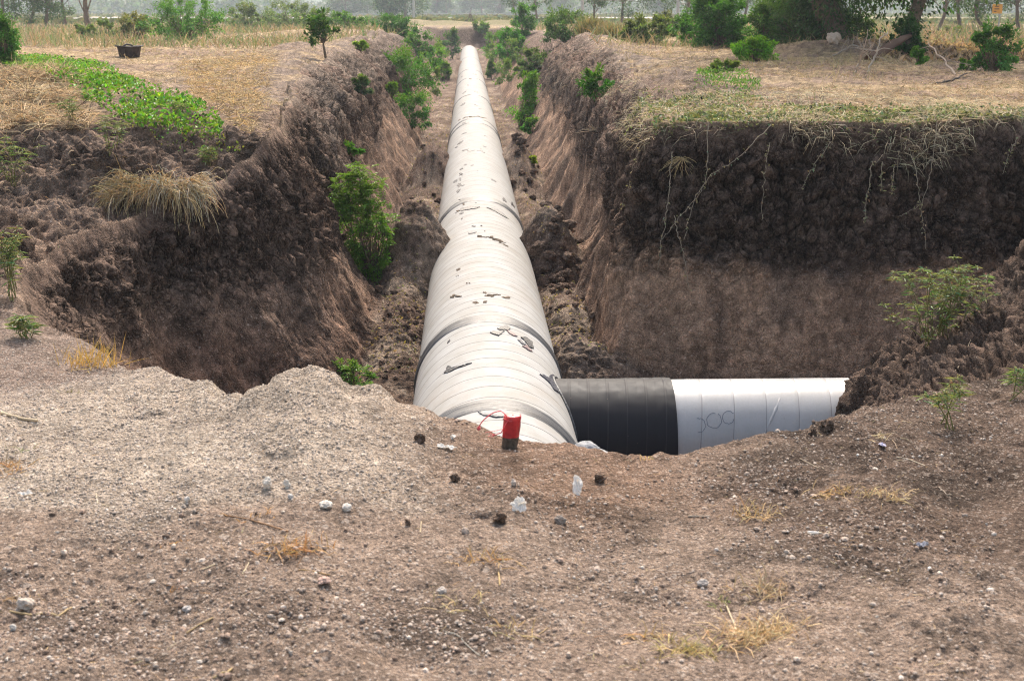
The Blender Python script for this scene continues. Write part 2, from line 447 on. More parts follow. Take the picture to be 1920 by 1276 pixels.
# plateau
pl = (1-IR[:kN]*1.0)*sm(7, 9, Y_)
disp[:kN] += pl*sm(16, 13, Y_)*sm(0, -1, X_)*(.10*mid+(.30-f1*f1)*.07+.05*fin_)
disp[:kN] += pl*(mid*.05+(.30-g1*g1)*.02+.05*fbm(X_*2.2, Y_*2.2, 0*X_, 3, 55))
# foreground gravelly soil
kF = int(np.searchsorted(YR, 8.5))
Xf, Yf, Zf = P3[:kF, :, 0], P3[:kF, :, 1], P3[:kF, :, 2]
nf = sm(8.4, 6.5, Yf)
e1, e2 = cell(Xf*55, Yf*55, Zf*55, 61)
h1, h2 = cell(Xf*24, Yf*24, Zf*24, 62)
fm = fbm(Xf*6, Yf*6, 0*Xf, 4, 63, .6)
lumpy = sm(.0, .5, fbm(Xf*2.2, Yf*2.2, 0*Xf, 3, 64)+.35*sm(.6, 1.6, Xf))
df = nf*(.030*fm+(.30-e1*e1)*.007+(.30-h1*h1)*.016*(.25+lumpy)+.02*fbm(Xf*2, Yf*2, 0*Xf, 2, 65))
disp[:kF] += df*(1-fillm[:kF]*.5)
P3 += N3*disp[..., None]
GZ = P3[..., 2]

# ------------------------------------------------------------------ soil colours (albedo)
def lerp(a, b, f): return a+(b-a)*f[..., None]
def c3(*c): return np.array(c, np.float32)
col = np.broadcast_to(c3(.21, .16, .115), GX.shape+(3,)).astype(np.float32).copy()
kk = slice(0, kN)
pn = np.zeros(GX.shape, np.float32); k9 = int(np.searchsorted(YR, 300))
pn[:k9] = fbm(GX[:k9]*.8, GY[:k9]*.8, 0*GX[:k9], 4, 71)
pn2 = np.zeros(GX.shape, np.float32); pn2[:k9] = fbm(GX[:k9]*3, GY[:k9]*3, 0*GX[:k9], 4, 72)
straw_c = c3(.43, .32, .195); dirt_c = c3(.30, .215, .16); dark = c3(.165, .115, .09); dark2 = c3(.20, .14, .11)
tan = c3(.54, .355, .245); graysoil = c3(.27, .21, .17)
col[:] = lerp(straw_c, dirt_c, sm(-.15, .3, pn+.4*pn2))
# bare pale banks near the rim (far part)
bank = np.exp(-DR/1.6)*sm(13, 20, GY)*np.clip(.75+1.6*pn2, 0, 1.3)
col = lerp(col, graysoil, np.clip(bank*1.1, 0, 1))
hump = np.exp(-((GX-2.9)/.9)**2-((GY-18.5)/2.2)**2)*sm(-.5, .1, pn2)
col = lerp(col, graysoil*.75, np.clip(hump*1.4, 0, 1))
# ploughed field on the right
plough = sm(8.5, 11, GX)*sm(30, 34, GY)*sm(75, 70, GY)*sm(-.1, .1, GX/GY-.27)
fur = .5+.5*np.sin((GY*4.5+pn*4))
col = lerp(col, c3(.15, .095, .075), plough*(.5+.5*fur))
# near left bank: brown earth
lb = sm(-1.2, -2.0, GX)*sm(6.2, 7.5, GY)*sm(17, 12.5, GY+pn*3+pn2*1.5)
col = lerp(col, lerp(c3(.27, .195, .15), c3(.13, .09, .07), sm(-.15, .3, pn2+.4*pn)), lb)
# walls
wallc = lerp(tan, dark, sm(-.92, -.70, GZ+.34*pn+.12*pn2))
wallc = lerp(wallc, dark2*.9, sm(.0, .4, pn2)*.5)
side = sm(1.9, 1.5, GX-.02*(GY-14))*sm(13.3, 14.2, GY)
wallc = lerp(wallc, c3(.25, .165, .12), side*(.55+.35*sm(-.2, .2, pn2)))  # sunlit side walls coloured darker than the shaded cross wall to even the light
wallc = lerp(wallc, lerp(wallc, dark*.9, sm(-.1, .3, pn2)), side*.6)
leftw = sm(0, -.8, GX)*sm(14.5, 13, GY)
wallc = lerp(wallc, lerp(c3(.19, .12, .09), dark2, sm(-1.4, -.9, GZ+.3*pn)), leftw*.9)  # dark topsoil reaches lower here; the near wall's shade is also painted in
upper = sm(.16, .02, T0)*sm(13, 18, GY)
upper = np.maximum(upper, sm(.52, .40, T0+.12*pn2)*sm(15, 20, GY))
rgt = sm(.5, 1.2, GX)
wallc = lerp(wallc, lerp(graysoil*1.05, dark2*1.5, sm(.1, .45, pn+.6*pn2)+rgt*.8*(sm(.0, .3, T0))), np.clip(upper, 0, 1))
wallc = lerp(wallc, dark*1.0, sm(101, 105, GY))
mW = sm(.0, .05, T0)*1.0
lipd = np.clip(LIP*1.3, 0, 1)*(GX > 1.2)*sm(12, 13, GY)*sm(22, 17, GY)
col = lerp(col, dark2*1.5, lipd*.8)
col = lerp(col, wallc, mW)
# floor
flc = lerp(c3(.30, .235, .185), c3(.16, .11, .084), sm(-.25, .25, pn2+.3*pn))
cl_ = np.zeros(GX.shape, np.float32); cl_[:kN] = clump
flc = lerp(flc, dark*1.15, cl_*.85)
col = lerp(col, flc, sm(.93, 1.0, T0))
fm_ = np.zeros(GX.shape, np.float32); fm_[:kN] = fillm
fillc = lerp(dark*.85, c3(.17, .125, .10), np.clip(sm(2.4, 3.4, GX)*sm(-.1, .3, pn2)*1.2+sm(.15, .4, pn2)*.4, 0, 1))
col = lerp(col, fillc, fm_)
# foreground
fg = c3(.325, .248, .198)*np.ones(GX.shape+(3,), np.float32)
pale = sm(.25, -.35, GX-.12*pn2)*sm(3.9, 4.4, GY+.5*pn2)
fg = lerp(fg, c3(.47, .395, .325), pale)
brown = np.exp(-((GX-.35)/.5)**2)*sm(4.0, 4.5, GY+.25*pn2)
fg = lerp(fg, c3(.25, .168, .122), np.clip(brown*1.2, 0, 1))
hum = sm(.55, 1.3, GX+.5*pn2)*sm(3.4, 4.2, GY+.35*pn2)
fg = lerp(fg, c3(.125, .086, .066), np.clip(hum*.85, 0, 1))
spot = sm(.2, .5, pn2)*sm(5, 3.5, GY)
fg = lerp(fg, c3(.15, .112, .09), spot*.7)
damp = sm(.12, .42, np.concatenate([fbm(GX[:kF]*1.7, GY[:kF]*2.6, 0*GX[:kF], 4, 81), np.zeros((NR-kF, NC))]).astype(np.float32)); fg = fg*(1-.42*damp*(.35+.65*sm(-.3, .6, GX)))[..., None]
farl = sm(-1.1, -1.9, GX)*sm(5.2, 6.3, GY)
fg = lerp(fg, c3(.21, .15, .125), farl*.8)
fgm = sm(8.2, 6.8, GY+pn*.5)*(1-sm(.02, .3, T0)*sm(5.9, 6.6, GY))
fgm = np.maximum(fgm, sm(6.2, 5.8, GY))
col = lerp(col, fg, fgm)
# distant fields
ff = sm(105, 130, GY)
col = lerp(col, lerp(c3(.17, .17, .08), c3(.28, .23, .14), sm(-.3, .3, np.sin(GY*.05)+pn)), ff)
col *= (1+.10*np.clip(disp[..., None]*0, -1, 1))
# random earth tones, then crevice shade painted into the cracks
pv = np.zeros(GX.shape, np.float32); pv[:kN] = fbm(P3[:kN, :, 0]*13, P3[:kN, :, 1]*13, P3[:kN, :, 2]*13, 4, 75, .65)
pw = np.zeros(GX.shape, np.float32); pw[:kN] = fbm(P3[:kN, :, 0]*4, P3[:kN, :, 1]*4, P3[:kN, :, 2]*4, 3, 76, .6)
vm_ = sm(6.5, 8, GY)*(1-.6*sm(-.75, -1.0, GZ)*sm(1.2, 1.6, GX)*sm(12, 12.6, GY)*sm(14.2, 13.8, GY))
col *= (1+vm_*(1.15*pv+.28*pw))[..., None].clip(.35, 1.9)
col *= (1+(1-vm_)*(.45*pv))[..., None].clip(.5, 1.6)
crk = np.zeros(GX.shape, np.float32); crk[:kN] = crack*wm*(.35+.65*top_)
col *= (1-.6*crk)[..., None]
grit = .10+.22*sm(.9, 0, T0)*0
grit = np.full(GX.shape, .05, np.float32)
grit = grit*(1-fgm)+fgm*(.24+.22*pale+.04*hum)
grit = np.where((T0 > .05) & (GZ > -.85) & (GY > 6.5), .012, grit); grit = np.where((T0 > .2) & (GZ < -.9), .10, grit)

def build_ground():
    ii = np.arange(NR-1)[:, None]*NC+np.arange(NC-1)[None]
    Fq = np.stack([ii, ii+1, ii+NC+1, ii+NC], -1).reshape(-1, 4)
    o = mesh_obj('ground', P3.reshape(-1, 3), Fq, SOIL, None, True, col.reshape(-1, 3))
    a = o.data.attributes.new('grit', 'FLOAT', 'POINT'); a.data.foreach_set('value', grit.astype(np.float32).ravel())
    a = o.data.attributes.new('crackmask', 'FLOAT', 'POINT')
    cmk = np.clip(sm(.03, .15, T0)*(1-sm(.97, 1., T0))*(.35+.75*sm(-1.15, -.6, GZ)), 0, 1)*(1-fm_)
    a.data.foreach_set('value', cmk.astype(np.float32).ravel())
    tag(o, kind='structure')
    return o
GROUND = build_ground()

def gidx(x, y):
    fi = np.interp(y, YR, np.arange(NR)); fj = np.interp(x/y, UC, np.arange(NC))
    return fi, fj
def samp(fi, fj, A=None):
    A = P3 if A is None else A
    i = np.clip(np.floor(fi).astype(int), 0, NR-2); j = np.clip(np.floor(fj).astype(int), 0, NC-2)
    a = (fi-i); b = (fj-j)
    if A.ndim == 3: a = a[..., None]; b = b[..., None]
    return A[i, j]*(1-a)*(1-b)+A[i+1, j]*a*(1-b)+A[i, j+1]*(1-a)*b+A[i+1, j+1]*a*b
def gz(x, y):
    fi, fj = gidx(np.asarray(x, float), np.asarray(y, float)); return samp(fi, fj)[..., 2]
def hit(px, py, ymin=1.5):
    """where the sight line measured at a photo point meets the land"""
    d = ray(px, py)
    ts = np.concatenate([np.arange(ymin, 18, .01), np.arange(18, 60, .05), np.arange(60, 900, .5)])/d[1]
    p = np.array((0, 0, ZC))[None]+ts[:, None]*d[None]
    g = gz(p[:, 0], p[:, 1])
    k = np.argmax(p[:, 2] <= g)
    return np.array((p[k, 0], p[k, 1], g[k]))


# ------------------------------------------------------------------ pipeline
PX, PZ, PR = .158, -1.54, .60
BY, BZ, BR = 10.15, -1.62, .45
def wrap_material(name, col, step, axis, rough, line=.45, dirt=.25, coat=.0, seam_w=.018, bumpd=.006, mud=False, spec=.22):
    m = M(name); co = m.n('TexCoord').outputs['Object']
    sx = m.n('SeparateXYZ'); m.l(co, sx.inputs[0])
    X, Y, Z = sx.outputs
    along, u, v = (Y, X, Z) if axis == 'Y' else (X, Y, Z)
    ang = m.math('DIVIDE', m.math('ARCTAN2', v, u), 2*math.pi)
    wob = m.math('MULTIPLY', m.math('SUBTRACT', m.noise(2.2, 3, .5, co), .5), .06)
    ph = m.math('ADD', m.math('ADD', m.math('DIVIDE', along, step), ang), wob)
    fr = m.math('FRACT', ph)
    d = m.math('ABSOLUTE', m.math('SUBTRACT', fr, .5))
    seam = m.math('LESS_THAN', d, seam_w)
    seam = m.math('MULTIPLY', seam, m.math('ADD', m.math('MULTIPLY', m.noise(6, 3, .6, co), .8), .4))
    soft = m.ramp(d, 0, .09, (1, 1, 1), (0, 0, 0))
    n = m.noise(3.5, 5, .65, co); n2 = m.noise(70, 3, .6, co)
    base = m.mul(col, m.ramp(n, .35, .75, (1, 1, 1), (1-dirt*.45, 1-dirt*.5, 1-dirt*.62)))
    base = m.mul(base, m.ramp(n2, .35, .8, (1.02, 1.02, 1.02), (.93, .925, .91)))
    specks = m.n('TexVoronoi', feature='F1', i_Scale=30.0); m.l(co, specks.inputs['Vector'])
    sp = m.n('SeparateColor'); m.l(specks.outputs['Color'], sp.inputs[0])
    k = m.math('MULTIPLY', m.math('GREATER_THAN', sp.outputs[0], .93), m.math('LESS_THAN', specks.outputs['Distance'], .10))
    base = m.mix(m.math('MULTIPLY', k, .5), base, (.2, .15, .12))
    base = m.mix(m.math('MULTIPLY', seam, line), base, (.12, .11, .11))
    if mud:
        low_ = m.math('SUBTRACT', m.math('ADD', m.math('MULTIPLY', v, -1.1), m.math('MULTIPLY', m.noise(5, 5, .7, co), 1.6)), .62, True)
        base = m.mix(m.math('MULTIPLY', low_, 1.6, True), base, (.24, .18, .135))
        top2 = m.ramp(m.noise(1.3, 6, .72, co), .52, .74)
        base = m.mix(m.math('MULTIPLY', top2, .45), base, (.33, .28, .225))
    h = m.math('ADD', m.math('MULTIPLY', soft, -.5), m.math('MULTIPLY', n, .5))
    h = m.math('ADD', h, m.math('MULTIPLY', fr, .35))
    r = m.math('ADD', m.math('MULTIPLY', m.noise(12, 4, .7, co), .25), rough)
    return m.fin(base, r, h, bumpd, .7, spec, coat)
WHITE = wrap_material('white_wrap', (.39, .388, .383), .268, 'Y', .62, mud=True, dirt=.5, line=1.0, seam_w=.026, spec=.08)
WHITEB = wrap_material('white_wrap_branch', (.41, .41, .415), .235, 'X', .22, coat=.12, dirt=.25, spec=.4, line=.7, seam_w=.014)
BLACKB = wrap_material('black_sleeve', (.022, .022, .026), .14, 'X', .45, line=.2, dirt=.1, coat=.0, seam_w=.03, bumpd=.006, spec=.14)
def band_material():
    m = M('joint_tape'); co = m.n('TexCoord').outputs['Object']
    sx = m.n('SeparateXYZ'); m.l(co, sx.inputs[0])
    mp = m.n('Mapping'); mp.inputs['Scale'].default_value = (1.2, 34, 1.2); m.l(co, mp.inputs[0])
    n = m.noise(1.0, 5, .7, mp.outputs[0]); n2 = m.noise(220, 2, .6, co)
    c = m.ramp(n, .36, .66, (.02, .021, .024), (.105, .11, .12))
    c = m.mul(c, m.ramp(n2, .35, .7, (.75, .75, .75), (1.2, 1.2, 1.2)))
    return m.fin(c, .42, n, .012, .9, .5)
TAPE = band_material()
FLAKE = simple('torn_tape', (.022, .022, .026), .45, 60, .5, .5, True, .01)
DIRT = SOIL
def cyl(x0, x1, r, n, m, axis, wob=0, seed=0):
    s = np.linspace(x0, x1, m); th = np.arange(n)*2*math.pi/n
    Sg, Th = np.meshgrid(s, th, indexing='ij')
    rr = r+(wob*fbm(np.cos(Th)*2, np.sin(Th)*2, Sg*3, 2, seed) if wob else 0)
    a, b = rr*np.cos(Th), rr*np.sin(Th)
    V = np.stack([a, Sg, b], -1) if axis == 'Y' else np.stack([Sg, a, b], -1)
    i = np.arange(m-1)[:, None]*n; j = np.arange(n)[None]; k = (j+1) % n
    Fq = np.stack([i+j, i+n+j, i+n+k, i+k], -1).reshape(-1, 4)
    return V.reshape(-1, 3), Fq
LINE = empty('pipeline', (PX, 9.7, -2.14), 'long white wrapped water pipe in the trench with a black sleeved branch to the right', 'pipeline')
LOC = np.array(LINE.location)
def under(o):            # parts are modelled about the pipe axis, then hung on the pipeline's empty
    o.parent = LINE; return o
V, Fq = cyl(5.6, 104.5, PR, 128, 500, 'Y', .004, 3)
main = under(mesh_obj('main_pipe', V, Fq, WHITE, None, True)); main.location = (0, -9.7, .60)
def child(bag_or, name, mat, parent, smooth=True):
    o = bag_or.build(name, mat, parent, smooth); return o
for (yb, wd, n_) in [(8.72, .25, 9), (11.33, .27, 9), (18.9, .36, 9), (32.2, .16, 5), (33.4, .22, 5), (43, .12, 4), (54, .24, 5), (62, .14, 4), (78.5, .25, 4)]:
    n = 160; prof = np.linspace(-.5, .5, n_+4)
    th = np.arange(n)*2*math.pi/n
    jit = RS.rand(len(prof))*.006
    Sg, Th = np.meshgrid(prof, th, indexing='ij')
    edge = (.012*vnoise(np.cos(Th)*5, np.sin(Th)*5, Sg*0+yb, 91)+.006*vnoise(np.cos(Th)*17, np.sin(Th)*17, Sg*0+yb, 92))*np.sign(Sg)*(np.abs(Sg) > .45)
    yy = yb+Sg*wd+edge+.035*np.cos(Th-.5)*(Sg > 9)
    rr = PR+.004+np.where(np.abs(Sg) > .49, -.003, .006+jit[:, None])+.003*vnoise(np.cos(Th)*6, np.sin(Th)*6, Sg*9, 93)
    Vb = np.stack([rr*np.cos(Th), yy, rr*np.sin(Th)], -1).reshape(-1, 3)
    i = np.arange(len(prof)-1)[:, None]*n; j = np.arange(n)[None]; kk_ = (j+1) % n
    Fb = np.stack([i+j, i+n+j, i+n+kk_, i+kk_], -1).reshape(-1, 4)
    mesh_obj('joint_band', Vb, Fb, TAPE, main, True)
def cyl_hit(px, py, which='main'):
    d = ray(px, py); o = np.array((0, 0, ZC))
    if which == 'main': c, r, ix = np.array((PX, PZ)), PR, (0, 2)
    else: c, r, ix = np.array((BY, BZ)), BR, (1, 2)
    a = d[ix[0]]**2+d[ix[1]]**2; p0 = np.array((o[ix[0]], o[ix[1]]))-c
    b = p0[0]*d[ix[0]]+p0[1]*d[ix[1]]; cc = p0@p0-r*r
    disc = max(b*b-a*cc, 0); t = (-b-math.sqrt(disc))/a
    p = o+t*d
    return math.atan2(p[2]-c[1], p[ix[0]]-c[0]), (p[1] if which == 'main' else p[0])
from mathutils.geometry import tessellate_polygon
def flake(pts, name, mat, tint, lift=.006, which='main', r=PR, jag=.25, lumpy=.004, tris_only=False):
    q = [cyl_hit(a, b, which) for a, b in pts]
    q = np.array(q); n = len(q); out = []
    sc = np.linalg.norm((q.max(0)-q.min(0))*np.array((r, 1)))
    for i in range(n):
        a, b = q[i], q[(i+1) % n]
        for s_ in (0, .25, .5, .75):
            p = a+(b-a)*s_
            if s_: p = p+RS.randn(2)*np.array((1/r, 1))*sc*.018*jag*4
            out.append(p)
    out = np.array(out); m_ = len(out)
    tri = np.array(tessellate_polygon([[Vector((a*r, b, 0)) for a, b in out]]))
    def P(rad_): return np.stack([rad_*np.cos(out[:, 0]), out[:, 1], rad_*np.sin(out[:, 0])], -1)
    top = P(r+lift+lumpy*RS.rand(m_)); bot = P(np.full(m_, r-.002))
    side = np.array([[i, (i+1) % m_, m_+(i+1) % m_] for i in range(m_)]+[[i, m_+(i+1) % m_, m_+i] for i in range(m_)])
    return mesh_obj(name, np.concatenate([top, bot]), np.concatenate([tri, side]), mat, main, False, np.tile(tint, (2*m_, 1)))
BK = (1, 1, 1); BRN = (8, 5, 4.2); GRY = (3.2, 3.2, 3.3)
FLK = [([(833,700),(838,693),(839,687),(847,689),(855,688.5),(869,685),(885,681),(872,686.5),(855,692),(847,696),(838,699)], BK),
 ([(932,616),(940,613),(949,611),(957,615),(954,620),(945,617.5),(937,620)], BK),
 ([(919,624),(924,621),(935,623),(946,621),(940,626),(936,630),(926,627)], BK),
 ([(949,619),(956,621.5),(963,626),(970,631),(962,630),(954,625)], BRN),
 ([(976,632),(988,633.5),(998,643),(1000.5,654),(993,651),(984,640)], BK),
 ([(979,649),(988,648),(998,660),(989,656)], BRN),
 ([(970,637),(976,638),(987,648),(978,645)], GRY),
 ([(1012,702),(1024,707),(1031,709),(1034,702),(1043,708),(1050,720),(1052,733),(1046,736),(1038,730),(1026,714)], GRY),
 ([(1036,707),(1042,712),(1048,722),(1044,724),(1038,714)], BK),
 ([(860,375),(872,372),(888,371),(892,373),(878,377),(867,380)], (3, 2.8, 2.6)),
 ([(862,393),(868,390),(879,389),(890,388),(900,388),(893,391),(881,393),(865,396)], (3, 2.6, 2.2)),
 ([(912,389),(922,390),(933,393),(942,399),(953,411),(944,406),(935,401),(921,393)], BK),
 ([(896,772),(912,776),(925,779),(944,782),(930,783),(906,779)], GRY)]
for pts, tc in FLK: flake(pts, 'torn_wrap', FLAKE, tc)
def blob(px, py, w_, h_, name, mat, tint, lift=.005, rot=0):
    a = np.linspace(0, 2*math.pi, 9)[:-1]; rr = .35+1.1*RS.rand(8)
    c, s_ = math.cos(rot), math.sin(rot)
    pts = [(px+(math.cos(t)*w_*q*c-math.sin(t)*h_*q*s_)/2, py+(math.cos(t)*w_*q*s_+math.sin(t)*h_*q*c)/2) for t, q in zip(a, rr)]
    o = flake(pts, name, mat, tint, lift)
    if mat is SOIL:
        at = o.data.attributes.new('grit', 'FLOAT', 'POINT'); at.data.foreach_set('value', np.full(len(o.data.vertices), .2, np.float32))
    return o
for x, y, w_, h_, r__ in [(865,317,10,3,-.5),(864,327,6,5,.8),(863,336,6,4,.9),(853,341,10,3,-.6),(862,348,9,7,.3),(859,358,10,6,-.7),(923,337,6,2,.4),(928,340,6,3,.9),(883,282,14,3,-.1),
    (873,281,12,3,-.3),(898,281,12,4,.1),(906,285,10,3,.4),(868,196,9,3,-.5),(894,197,7,1.5,.2),(900,204,8,1.5,.3),(870,250,11,2,-.3),(864,267,12,3,-.6),(856,276,4,2,-.6),(908,275,8,2,.3),(910,255,6,1.5,.4),
    (888,424,6,3,0),(903,423,3,2,0),(909,433,3,2,.4),(885,437,14,3,-.2),(893,380,3,1.5,0),(865,400,7,3,-.3),(855,400,3,2,-.5),(946,376,5,8,-.6),(961,384,4,9,-.5),(893,172,8,2,.2),(872,172,6,2,-.4),
    (868,176,6,2,-.5),(866,144,5,1.5,-.5),(890,139,7,1.5,.1),(877,160,3,1,0),(842,640,8,3,-1.0),(792,668,5,8,.6),(872,309,5,2,-.2),(886,310,7,1.5,-.1),(895,320,3,1,0),(870,230,8,1.5,-.3)]:
    blob(x, y, w_, h_, 'torn_wrap', FLAKE, (2.2, 2, 1.8), .003, r__)
DT = (.26, .205, .155)
for x, y, w_, h_, r__ in [(860,556,26,6,0),(905,552,10,8,0),(936,555,34,6,.05),(900,568,22,6,0),(865,504,16,6,-.4),(858,518,5,2,-.4),(866,410,3,2,0),(905,444,30,3,.05),(928,449,34,4,.25),(943,456,26,5,.45),
    (873,377,18,5,-.2),(868,384,8,6,-.4),(866,392,14,5,-.3),(885,219,22,2,-.05),(902,220,16,2,.2),(868,223,14,2,-.4),(876,531,9,2,0),(882,148,7,1,0)]:
    for q_ in range(max(2, int(w_/5))):
        dx_, dy_ = (RS.rand()-.5)*w_*1.1, (RS.rand()-.5)*h_*.9
        blob(x+dx_*math.cos(r__), y+dx_*math.sin(r__)+dy_, w_*(.2+.3*RS.rand()), max(1.2, h_*(.25+.35*RS.rand())), 'soil_deposit', SOIL, DT, .004, r__)
# branch
B = under(mesh_obj('branch_pipe', *cyl(1.44, 5.2, BR, 128, 60, 'X', .003, 5), WHITEB, None, True)); B.location = (-PX, BY-9.7, BZ+2.14)
_V, _F4 = cyl(.42, 1.49, BR+.010, 128, 60, 'X', .0)
# sleeve with raised wraps of tape, a stepped mouth and wrinkles
xs = _V[:, 0]; thv = np.arctan2(_V[:, 2], _V[:, 1])
ridge = sum(.0009*np.exp(-((xs-a)/.012)**2) for a in (.66, .83, .97, 1.12, 1.3, 1.38, 1.43))+.0010*(xs > 1.15)+.0022*(xs > 1.38)
up = .003*((np.abs((thv-2.35)) < .42) & (xs > .72) & (xs < 1.12))
wr = .0022*vnoise(xs*34, thv*5, 0*xs, 15)*sm(.6, 1.2, np.sin(thv)*1.3)+.0012*vnoise(xs*9, thv*12, 0*xs, 16)
f_ = (BR+.010+ridge+up+wr)/(BR+.010); _V[:, 1] *= f_; _V[:, 2] *= f_
sl = mesh_obj('black_sleeve', _V, _F4, BLACKB, B, True)
# weld bead round the mouth of the tee
ph = np.linspace(0, 2*math.pi, 97)
bead = np.stack([PX*0+np.sqrt(np.maximum(PR**2-((BR+.012)*np.sin(ph)+BZ-PZ)**2, 0))+PX+.004, (BR+.02)*np.cos(ph), (BR+.02)*np.sin(ph)], -1)
mesh_obj('tee_seal', *tube(bead, .009+.004*RS.rand(97), 8), TAPE, B, True)
INK = simple('ink', (.03, .05, .10), .6, 40, .1)
def loop(pts):
    P = []
    for a, b in pts:
        th_, x_ = cyl_hit(a, b, 'branch'); x_ += RS.randn()*.0022; th_ += RS.randn()*.005; P.append((x_, (BR+.0013)*math.cos(th_), (BR+.0013)*math.sin(th_)))
    return tube(np.array(P), .0013, 5)
def arc(cx, cy, rx, ry, a0, a1, n=22): return [(cx+rx*math.cos(t), cy+ry*math.sin(t)) for t in np.linspace(rad(a0), rad(a1), n)]
for a in [arc(1310, 797, 13, 13, -105, 100), arc(1339, 788, 14, 14, -60, 280), arc(1366, 782, 11, 12, -30, -330)+[(1376, 786)]]:
    mesh_obj('ink_mark', *loop(a), INK, B, True)
fold = [(1470, 730), (1462, 748), (1455, 766), (1446, 786), (1437, 806), (1431, 826)]
P = []
for a, b in fold:
    th_, x_ = cyl_hit(a, b, 'branch'); P.append((x_, (BR-.0155)*math.cos(th_), (BR-.0155)*math.sin(th_)))
mesh_obj('wrap_fold', *tube(np.array(P), [.012, .017, .02, .02, .018, .012], 10), WHITEB, B, True)

# ------------------------------------------------------------------ rocks and pebbles
def ico(sub=0):
    t = (1+5**.5)/2
    V = [(-1,t,0),(1,t,0),(-1,-t,0),(1,-t,0),(0,-1,t),(0,1,t),(0,-1,-t),(0,1,-t),(t,0,-1),(t,0,1),(-t,0,-1),(-t,0,1)]
    F = [(0,11,5),(0,5,1),(0,1,7),(0,7,10),(0,10,11),(1,5,9),(5,11,4),(11,10,2),(10,7,6),(7,1,8),(3,9,4),(3,4,2),(3,2,6),(3,6,8),(3,8,9),(4,9,5),(2,4,11),(6,2,10),(8,6,7),(9,8,1)]
    V = [np.array(v)/np.linalg.norm(v) for v in V]
    for _ in range(sub):
        c = {}; G = []
        def mid_(a, b):
            k_ = (min(a, b), max(a, b))
            if k_ not in c:
                v = V[a]+V[b]; V.append(v/np.linalg.norm(v)); c[k_] = len(V)-1
            return c[k_]
        for a, b, d in F:
            x, y, z = mid_(a, b), mid_(b, d), mid_(d, a)
            G += [(a, x, z), (b, y, x), (d, z, y), (x, y, z)]
        F = G
    return np.array(V), np.array(F)
I0, I0F = ico(0); I2, I2F = ico(3)
def set_grit(o, v):
    a = o.data.attributes.new('grit', 'FLOAT', 'POINT'); a.data.foreach_set('value', np.full(len(o.data.vertices), v, np.float32)); return o
def scatter_idx(n, y0, y1, u0, u1, power=1.0):
    if power == 2:
        a, b = np.interp([y0, y1], YR, np.arange(NR)); return a+(b-a)*RS.rand(n), np.interp(u0+(u1-u0)*RS.rand(n), UC, np.arange(NC))
    """random points on the ground grid, equal density per square metre"""
    y = (RS.rand(n)*(y1**2-y0**2)+y0**2)**.5 if power == 1 else y0*(y1/y0)**RS.rand(n)
    u = u0+(u1-u0)*RS.rand(n)
    fi = np.interp(y, YR, np.arange(NR)); fj = np.interp(u, UC, np.arange(NC))
    return fi, fj
def pebbles():
    n = 95000
    fi, fj = scatter_idx(n, 2.7, 7.0, -.40, .40, 0)
    P = samp(fi, fj); D = samp(fi, fj, pn2[..., None])[:, 0]; pl_ = samp(fi, fj, pale[..., None])[:, 0]
    keep = RS.rand(n) < np.clip(.24+.85*D+.45*pl_, .04, .8); P = P[keep]; pl_ = pl_[keep]; n = len(P)
    size = .0013+.0015*RS.gamma(1.3, .9, n)
    size = np.clip(size, .0013, .011)
    size = np.where(pl_ > .5, np.clip(size, .0013, .006), size)
    base = I0[None]*(1+.35*(RS.rand(n, 12, 1)-.5)*1.3)*(np.array((1, 1, .75))*(1+.5*(RS.rand(n, 1, 3)-.5)))
    V = base*size[:, None, None]+P[:, None]+np.array((0, 0, .3))*size[:, None, None]
    Fp = (np.arange(n)[:, None, None]*12+I0F[None]).reshape(-1, 3)
    cc = np.array([(.47,.385,.32),(.38,.30,.245),(.25,.185,.145),(.58,.50,.43),(.15,.105,.08),(.34,.24,.185)])[RS.choice(6, n, p=[.27,.24,.22,.07,.1,.1])]
    cc = cc*(.8+.4*RS.rand(n, 1)); cc = np.where(pl_[:, None] > .5, np.maximum(cc, (.36, .30, .25)), cc)
    o = mesh_obj('gravel', V.reshape(-1, 3), Fp, ROCK, None, False, np.repeat(cc, 12, 0))
    tag(o, 'loose pale pebbles and crumbs strewn over the foreground earth', 'gravel', kind='stuff')
pebbles()
def rock(name, loc, s, label, cat, tint, group=None, mat=ROCK, seed=0, grit_=None, sink=.25, rough=.35):
    V = I2.copy(); q = V*1.4+seed*3.7
    r = 1+rough*fbm(q[:, 0], q[:, 1], q[:, 2], 4, seed+200, .55)*1.6
    a, b = cell(q[:, 0]*1.3, q[:, 1]*1.3, q[:, 2]*1.3, seed+300); r = r+rough*.5*(.35-a)
    V = V*r[:, None]*np.array(s)
    V[:, 2] += s[2]*(1-sink)
    o = mesh_obj(name, V, I2F, mat, None, mat is SOIL, np.tile(tint, (len(V), 1))); o.location = loc
    o.rotation_euler = (0, 0, seed*1.3)
    if grit_ is not None: set_grit(o, grit_)
    return tag(o, label, cat, group)
WH = (.62, .56, .49)
